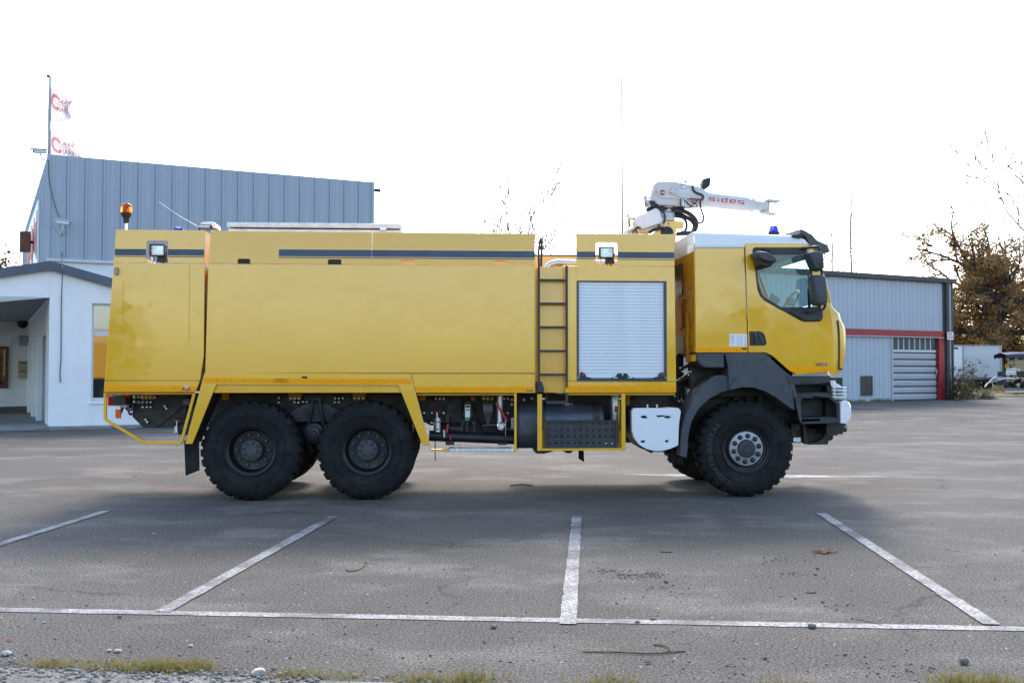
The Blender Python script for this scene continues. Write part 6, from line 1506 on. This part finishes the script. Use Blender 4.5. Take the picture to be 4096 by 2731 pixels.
def tree(name, label, cat, loc, seed, L, r, P, nleaf=0, lsize=.12, lspread=.35, bark='bark', leaf='leaf_oak', group=None, lean=(0,0,1), clusters=0):
    rng = random.Random(seed); mb = MB(); tips = []
    root = thing(name, label, cat, loc, 0, group)
    grow(mb, (0,0,-.2), Vector(lean).normalized(), L, r, 0, rng, tips, P)
    mb.build('trunk', M[bark], root, smooth=60, fix=False)
    if nleaf:
        lm = MB(); leaves(lm, tips, nleaf, lsize, lspread, rng, clusters); lm.build('crown', M[leaf], root, smooth=0, fix=False)
    return root
OAK = dict(wig=.16, up=.25, taper=.45, rmin=.012, max=4, kids=[6,4,4,3], len=.66, rad=.70, ang=1.05, minz=-.25); OAK['from'] = [.45,.3,.25,.2]
p = spot(4003, 68)
tree('oak_tree', 'large gnarled oak with thinning brown autumn leaves behind the trailer', 'tree', p, 12, 5.2, .42, OAK, 24000, .10, .25, leaf='leaf_oak', clusters=540)
p = spot(4150, 74)
tree('oak_tree', 'second brown oak standing behind the pedal buggy', 'tree', p, 31, 5.0, .32, OAK, 16000, .10, .26, leaf='leaf_oak', clusters=360)
HZ = dict(wig=.2, up=.35, taper=.5, rmin=.012, max=3, kids=[6,5,4], len=.62, rad=.55, ang=.95, minz=-.1); HZ['from'] = [.1,.15,.2]
for i, (px, yy, sd, lf, lab) in enumerate(((3850, 82, 3, 'leaf_gold', 'golden leaved shrub rising above the box trailer'), (3935, 86, 4, 'leaf_oak', 'rusty brown shrub behind the trunk of the large oak'), (4060, 84, 5, 'leaf_gold', 'yellow brown shrub behind the pedal buggy canopy'), (4180, 88, 6, 'leaf_olive', 'dull olive shrub behind the second oak'), (3760, 92, 8, 'leaf_olive', 'olive shrub hidden mostly by the shed'))):
    tree('autumn_shrub', lab, 'shrub', spot(px, yy), sd, 2.6, .09, HZ, 6500, .13, .38, leaf=lf, group='autumn shrubs behind the yard')
tree('autumn_shrub', 'distant brown thicket beyond the left side of the warehouse', 'shrub', Vector((-49, 100, 2.0)), 15, 5.2, .2, HZ, 7000, .20, .8, leaf='leaf_olive', group='far thicket beside the warehouse')
tree('autumn_shrub', 'second distant thicket, partly behind the brown one beside the warehouse', 'shrub', Vector((-53, 104, 2.0)), 16, 5.0, .2, HZ, 7000, .20, .8, leaf='leaf_olive', group='far thicket beside the warehouse')
# bare trees against the white sky
BARE = dict(wig=.10, up=.55, taper=.6, rmin=.022, max=4, kids=[5,3,3,2], len=.5, rad=.5, ang=.62, minz=.1); BARE['from'] = [.35,.25,.2,.2]
BARE3 = dict(BARE, max=4, kids=[5,3,3,2])
tree('bare_tree', 'leafless tree with several upright stems behind the ladder bay', 'tree', spot(2098, 62), 22, 7.3, .14, BARE, 0, .10, .1, bark='bark_pale', leaf='leaf_oak')
tree('bare_tree', 'slender leafless tree leaning left beside the upright bare tree', 'tree', spot(2052, 63), 24, 7.4, .13, BARE3, 0, .10, .1, bark='bark_pale', leaf='leaf_oak', lean=(-.22,0,1))
SAP = dict(wig=.05, up=.9, taper=.5, rmin=.018, max=2, kids=[9,2], len=.32, rad=.35, ang=.55, minz=.3); SAP['from'] = [.35,.3]
tree('bare_sapling', 'tall thin leafless sapling rising behind the shed roof', 'tree', spot(3405, 62), 41, 9.6, .10, SAP, bark='bark_pale')
tree('bare_sapling', 'short thin leafless sapling beside the cab visor', 'tree', spot(3328, 63), 42, 8.0, .10, SAP, bark='bark_pale')
tree('bare_sapling', 'faint thin leafless sapling just above the cab roof', 'tree', spot(3270, 70), 43, 9.4, .08, SAP, bark='bark_pale')
SPR = dict(wig=.13, up=.6, taper=.5, rmin=.018, max=4, kids=[4,3,3,2], len=.62, rad=.5, ang=.75, minz=.15); SPR['from'] = [.75,.25,.2,.2]
tree('bare_tree', 'leafless tree reaching long thin branches above the brown oak', 'tree', spot(4200, 46), 52, 6.8, .16, SPR, 60, .09, .1, bark='bark_pale', leaf='leaf_oak')
# bramble at the foot of the shed corner
rng = random.Random(9); bf = SF.m @ Vector((sx(3790, 1590), -.5, .04)); br = thing('bramble_bush', 'tangled bramble bush growing against the shed corner', 'bush', bf, R(29))
mb = MB(); tips = []
for k in range(60):
    a = rng.random()*6.28; x = rng.uniform(-.5, 1.9); h = (1.9 if x < .6 else 1.0*(2.1-x)/1.5)*rng.uniform(.4, 1.0)
    pts = [Vector((x, rng.uniform(-.5,.3), -.05))]
    for i in range(4): pts.append(pts[-1] + Vector((rng.gauss(.05,.12), rng.gauss(-.05,.1), h/4)))
    mb.tube(pts, [.012,.010,.008,.006,.004], 4, cap=False); tips += [(q, Vector((0,0,1))) for q in pts]
mb.build('stems', M['bark'], br, smooth=0, fix=False); lm = MB(); leaves(lm, tips, 3600, .05, .10, rng); lm.build('foliage', M['leaf_green'], br, smooth=0, fix=False)

# tall weeds along the foot of the walls and grass on the verge, one mass each
def blades(spots, n, h, w, rng, spread, zf, lean=.45):
    mb = MB()
    for _ in range(n):
        s = spots[rng.randrange(len(spots))]; x, y = s[0]+rng.gauss(0,spread), s[1]+rng.gauss(0,spread*s[2] if len(s) > 2 else spread)
        z = zf(x, y); hh = h*(.4+.9*rng.random()); lx, ly = rng.gauss(0,lean)*hh, rng.gauss(0,lean)*hh; a = rng.random()*3.14; cx, cy = math.cos(a)*w, math.sin(a)*w
        mb.add([(x-cx,y-cy,z-.01), (x+cx,y+cy,z-.01), (x+cx*.6+lx*.4, y+cy*.6+ly*.4, z+hh*.6), (x-cx*.6+lx*.4, y-cy*.6+ly*.4, z+hh*.6), (x+lx, y+ly, z+hh)], [(0,1,2,3), (3,2,4)])
    return mb
rng = random.Random(3)
vsp = [(rng.uniform(25, 42), rng.uniform(53, 66)) for _ in range(260)]
blades(vsp, 11000, .16, .012, rng, .5, lambda x, y: hgt(x, y)+.03).build('verge_grass', M['grass'], smooth=0, fix=False, kind='stuff')
lm = MB()
for _ in range(1500):
    x, y = rng.uniform(24, 45), rng.uniform(50.5, 62); s = .07*(.5+rng.random()); z = hgt(x, y)+.06; a = rng.random()*6.28
    lm.add([(x-s*math.cos(a), y-s*math.sin(a), z), (x+s*.5, y, z+.03), (x+s*math.cos(a), y+s*math.sin(a), z+.01), (x, y-s*.5, z)], [(0,1,2,3)])
lm.build('fallen_leaves', M['leaf_oak'], smooth=0, fix=False, kind='stuff')
sp = []
for px0, px1, py, w in ((120,480,2668,90), (400,640,2684,60), (570,820,2672,160), (620,780,2682,90), (1090,1330,2706,45), (1320,1420,2715,20), (1600,1960,2722,150), (2350,2600,2733,40), (3000,3200,2733,20), (3770,3960,2726,80), (3880,4096,2734,40)):
    for _ in range(w//6): g_ = ground_at(rng.uniform(px0, px1), py + rng.gauss(0, 3)); sp.append((g_.x, g_.y, .45))
blades(sp, 3200, .045, .0017, rng, .07, lambda x, y: .004, 1.1).build('edge_grass', M['grass'], smooth=0, fix=False, kind='stuff')
bsp = [LB.m @ Vector((a, -.62+rng.gauss(0,.03), 0)) for a in [rng.uniform(-1,6) for _ in range(30)]]
blades([(v.x, v.y) for v in bsp], 500, .07, .004, rng, .08, lambda x, y: .0).build('wall_foot_weeds', M['grass'], smooth=0, fix=False, kind='stuff')
wsp = [SF.m @ Vector((rng.uniform(xL, dx0), -.15, 0)) for _ in range(40)]
blades([(v.x, v.y) for v in wsp], 900, .14, .01, rng, .08, lambda x, y: hgt(x, y)).build('shed_foot_weeds', M['grass'], smooth=0, fix=False, kind='stuff')

# ================================================================== STONES, TWIGS AND LITTER ON THE ASPHALT
def stone_mesh(mb, c, s, rng, flat=.6):
    n, m = 6, 4; j = [[.75+.5*rng.random() for _ in range(n)] for _ in range(m+1)]; rings = []; yaw = rng.random()*3; sy = .6+.4*rng.random()
    for i in range(m+1):
        t = math.pi*i/m; r = max(math.sin(t), .12)
        rings.append([(c[0] + s*r*j[i][k]*math.cos(6.283*k/n+yaw), c[1] + s*sy*r*j[i][k]*math.sin(6.283*k/n+yaw), c[2] + s*flat*(.8-math.cos(t)*.9)) for k in range(n)])
    mb.loft(rings)
M['stone_pale'] = mk('pale_stone', (.30,.275,.24), .85, var=.25, scale=20, bmp=.4, bscale=60); M['stone_grey'] = mk('grey_stone', (.15,.14,.125), .85, var=.25, scale=18, bmp=.4, bscale=60); M['stone_white'] = mk('white_stone', (.46,.44,.41), .8, var=.08, scale=12, bmp=.3)
M['twig'] = mk('twig_brown', (.13,.075,.04), .85, var=.3, scale=12); M['terracotta'] = mk('terracotta', (.55,.12,.08), .7); M['deadleaf'] = mk('dead_leaf', (.16,.08,.035), .8, var=.3)
rng = random.Random(5)
for nm, mt, cnt in (('pale_grit', 'stone_pale', 900), ('dark_grit', 'stone_grey', 900)):
    mb = MB()
    for _ in range(cnt):
        py = 2010 + 720*rng.random()**.8; g_ = ground_at(rng.uniform(-60, 4160), py); stone_mesh(mb, (g_.x, g_.y, 0), .0022+.0075*rng.random()**4, rng)
    mb.build(nm, M[mt], smooth=0, fix=False, kind='stuff')
mb = MB(); md = MB()
for _ in range(1700):
    px = rng.uniform(-100, 1300) if rng.random() < .75 else rng.uniform(1200, 4200); edge = 2676 + max(0, px)*.034
    py = edge + rng.gauss(12, 26); py = max(2590, py); g_ = ground_at(px, py); stone_mesh(mb if rng.random() < .5 else md, (g_.x, g_.y, .004), .004+.011*rng.random()**3, rng)
mb.build('margin_gravel', M['stone_pale'], smooth=0, fix=False, kind='stuff'); md.build('margin_gravel_dark', M['stone_grey'], smooth=0, fix=False, kind='stuff')
mb = MB()
for cx, cy, sx_, sy_, k in ((2430,2285,40,8,70), (2540,2300,60,9,150), (2610,2300,20,6,50), (3130,2300,60,10,40), (3100,2240,60,8,40), (3350,2430,40,8,24), (3560,2670,120,20,60), (2650,2355,40,6,24)):
    for _ in range(k): g_ = ground_at(rng.gauss(cx, sx_), rng.gauss(cy, sy_)); stone_mesh(mb, (g_.x, g_.y, 0), .003+.007*rng.random()**2, rng)
mb.build('crumbled_asphalt', M['stone_grey'], smooth=0, fix=False, kind='stuff')
def one_stone(px, py, s, mat, label, flat=.6, seed=0):
    g_ = ground_at(px, py); mb = MB(); stone_mesh(mb, (0,0,0), s, random.Random(seed+int(px)), flat)
    return mb.build('loose_stone', M[mat], smooth=0, label=label, cat='stone', group='loose stones on the asphalt', loc=(g_.x, g_.y, .001))
g_ = ground_at(1030, 2700); MB().prism([(-.035,0),(.05,0),(.06,.03),(.03,.048),(-.02,.042),(-.045,.02)], -.03, .035).build('rubble_chunk', M['stone_white'], smooth=0, label='white broken chunk of masonry beside the near grass tufts', cat='rubble', loc=(g_.x, g_.y, .004), rz=.3).scale = (.62, .62, .62)
one_stone(3856, 2655, .028, 'stone_grey', 'dusty grey stone lying alone below the wide bay', .7); one_stone(3245, 2510, .027, 'stone_grey', 'grey rock resting on the long white line', .6)
for px, py, s, lab in ((470,2608,.022,'larger of two white pebbles lying together above the grass'), (438,2605,.018,'smaller of two white pebbles lying together above the grass'), (763,2585,.014,'white pebble standing on edge before the long line'), (25,2620,.03,'white broken stone among the margin gravel'), (132,2393,.012,'white pebble just behind the long line'), (176,2491,.012,'flat white pebble just in front of the long line'), (1470,2383,.012,'lone white pebble between the slanting and upright lines'), (615,2135,.012,'white pebble near the end of the short slanting line')): one_stone(px, py, s, 'stone_white', lab, .5)
for px, py, s, lab in ((480,2470,.018,'dark pebble before the line, near its slanting junction'), (1975,2512,.022,'dark clod in front of the long line beside the upright bay line'), (2665,2330,.020,'dark stone below the crumbled asphalt patch'), (3270,2275,.018,'upper of two close grey pebbles near the bark heap'), (3262,2300,.015,'lower of two close grey pebbles near the bark heap'), (3290,2410,.014,'grey pebble below the tiny dark twig'), (3180,2395,.012,'tiny grey pebble beside the tiny dark twig'), (2550,2492,.016,'dark pebble beside the dead leaf above the line'), (3380,2620,.014,'rounded dark pebble in the dusty strip before the line'), (3060,2635,.014,'small dark pebble in the dusty strip beyond the branch')): one_stone(px, py, s, 'stone_grey', lab, .6)
def stick(paths, r, name, label, mat='twig'):
    mb = MB(); c = ground_at(*paths[0][0])
    for pts in paths:
        q = [ground_at(*p) - c for p in pts]; n = len(q); mb.tube(smooth_path([(v.x, v.y, r*1.0 + (.004 if 0 < i < n-1 else 0)) for i, v in enumerate(q)], 4), r, 6)
    return mb.build(name, M[mat], smooth=60, label=label, cat='twig', loc=(c.x, c.y, 0))
stick([[(2332,2608),(2450,2612),(2570,2618),(2640,2617),(2740,2605)], [(2690,2612),(2665,2590),(2615,2580)]], .004, 'fallen_branch', 'long thin brown branch lying before the white line')
stick([[(1386,2272),(1392,2287),(1425,2284),(1455,2268),(1468,2250)], [(1468,2250),(1455,2250)]], .004, 'curved_twig', 'small pale curved twig lying between two slanting lines')
stick([[(2640,2207),(2690,2210)]], .005, 'short_twig', 'short brown twig lying straight on dark asphalt')
stick([[(3225,2372),(3265,2371)]], .004, 'short_twig', 'tiny dark twig among grey pebbles')
stick([[(3560,2510),(3480,2490),(3425,2475)]], .002, 'dry_stem', 'hair thin dry stem crossing the long white line')
stick([[(2040,1944),(2090,1940),(2130,1943)]], .008, 'short_twig', 'brown twig lying under the truck')
mb = MB(); c = ground_at(3305, 2207)
for k in range(26):
    a = rng.random()*3.14; x, y = rng.gauss(0,.06), rng.gauss(0,.05); l = .02+.05*rng.random(); z = .004+.012*rng.random(); mb.bar((x-l*math.cos(a), y-l*math.sin(a)*.6, z), (x+l*math.cos(a), y+l*math.sin(a)*.6, z+.008*rng.random()), .010, .005)
mb.build('bark_litter', M['deadleaf'], smooth=0, label='little heap of brown bark scraps near the right slanting line', cat='bark litter', loc=(c.x, c.y, 0))
def dead_leaf(px, py, s, label, mat='deadleaf'):
    g_ = ground_at(px, py); mb = MB(); mb.add([(-s,0,.002), (-s*.3,s*.6,.008), (s,0,.004), (-s*.2,-s*.6,.010), (0,0,.001)], [(0,4,1), (1,4,2), (2,4,3), (3,4,0)])
    return mb.build('dead_leaf', M[mat], smooth=0, fix=False, label=label, cat='leaf', group='dead leaves on the asphalt', loc=(g_.x, g_.y, .004), rz=px*.7)
dead_leaf(2612, 2480, .025, 'dark dead leaf just above the long white line'); dead_leaf(2590, 2652, .025, 'brown dead leaf below the fallen branch'); dead_leaf(1300, 2078, .05, 'brown leaf litter on the end of the slanting line'); dead_leaf(1280, 2084, .035, 'smaller brown leaf beside the litter on the slanting line'); dead_leaf(540, 1905, .06, 'brown dead leaf on the asphalt behind the truck'); dead_leaf(40, 2562, .022, 'bright red scrap at the gravel margin', 'terracotta')

# trees across the road behind the viewpoint, mirrored in the truck's paint
RT = dict(HZ, max=3, kids=[8,6,4], len=.6)
for i, (x, yy, L_, nl, lab) in enumerate(((-15.2, -24, 2.9, 11000, 'dense rounded roadside tree facing the rear of the truck'), (-20.5, -25, 3.2, 8000, 'roadside tree beyond the dense rounded tree'), (13.8, -28, 1.9, 7000, 'low roadside tree facing the pump compartment'), (17.2, -28.5, 2.5, 8000, 'roadside tree facing the rear of the cab'), (20.6, -28, 2.2, 8000, 'roadside tree facing the cab door'), (24.5, -29, 2.7, 8000, 'roadside tree facing the cab front'))):
    tree('roadside_tree', lab, 'tree', Vector((x, yy, 0)), 60+i, L_, .16, RT, nl, .20, .42, leaf='leaf_olive', group='trees across the road')
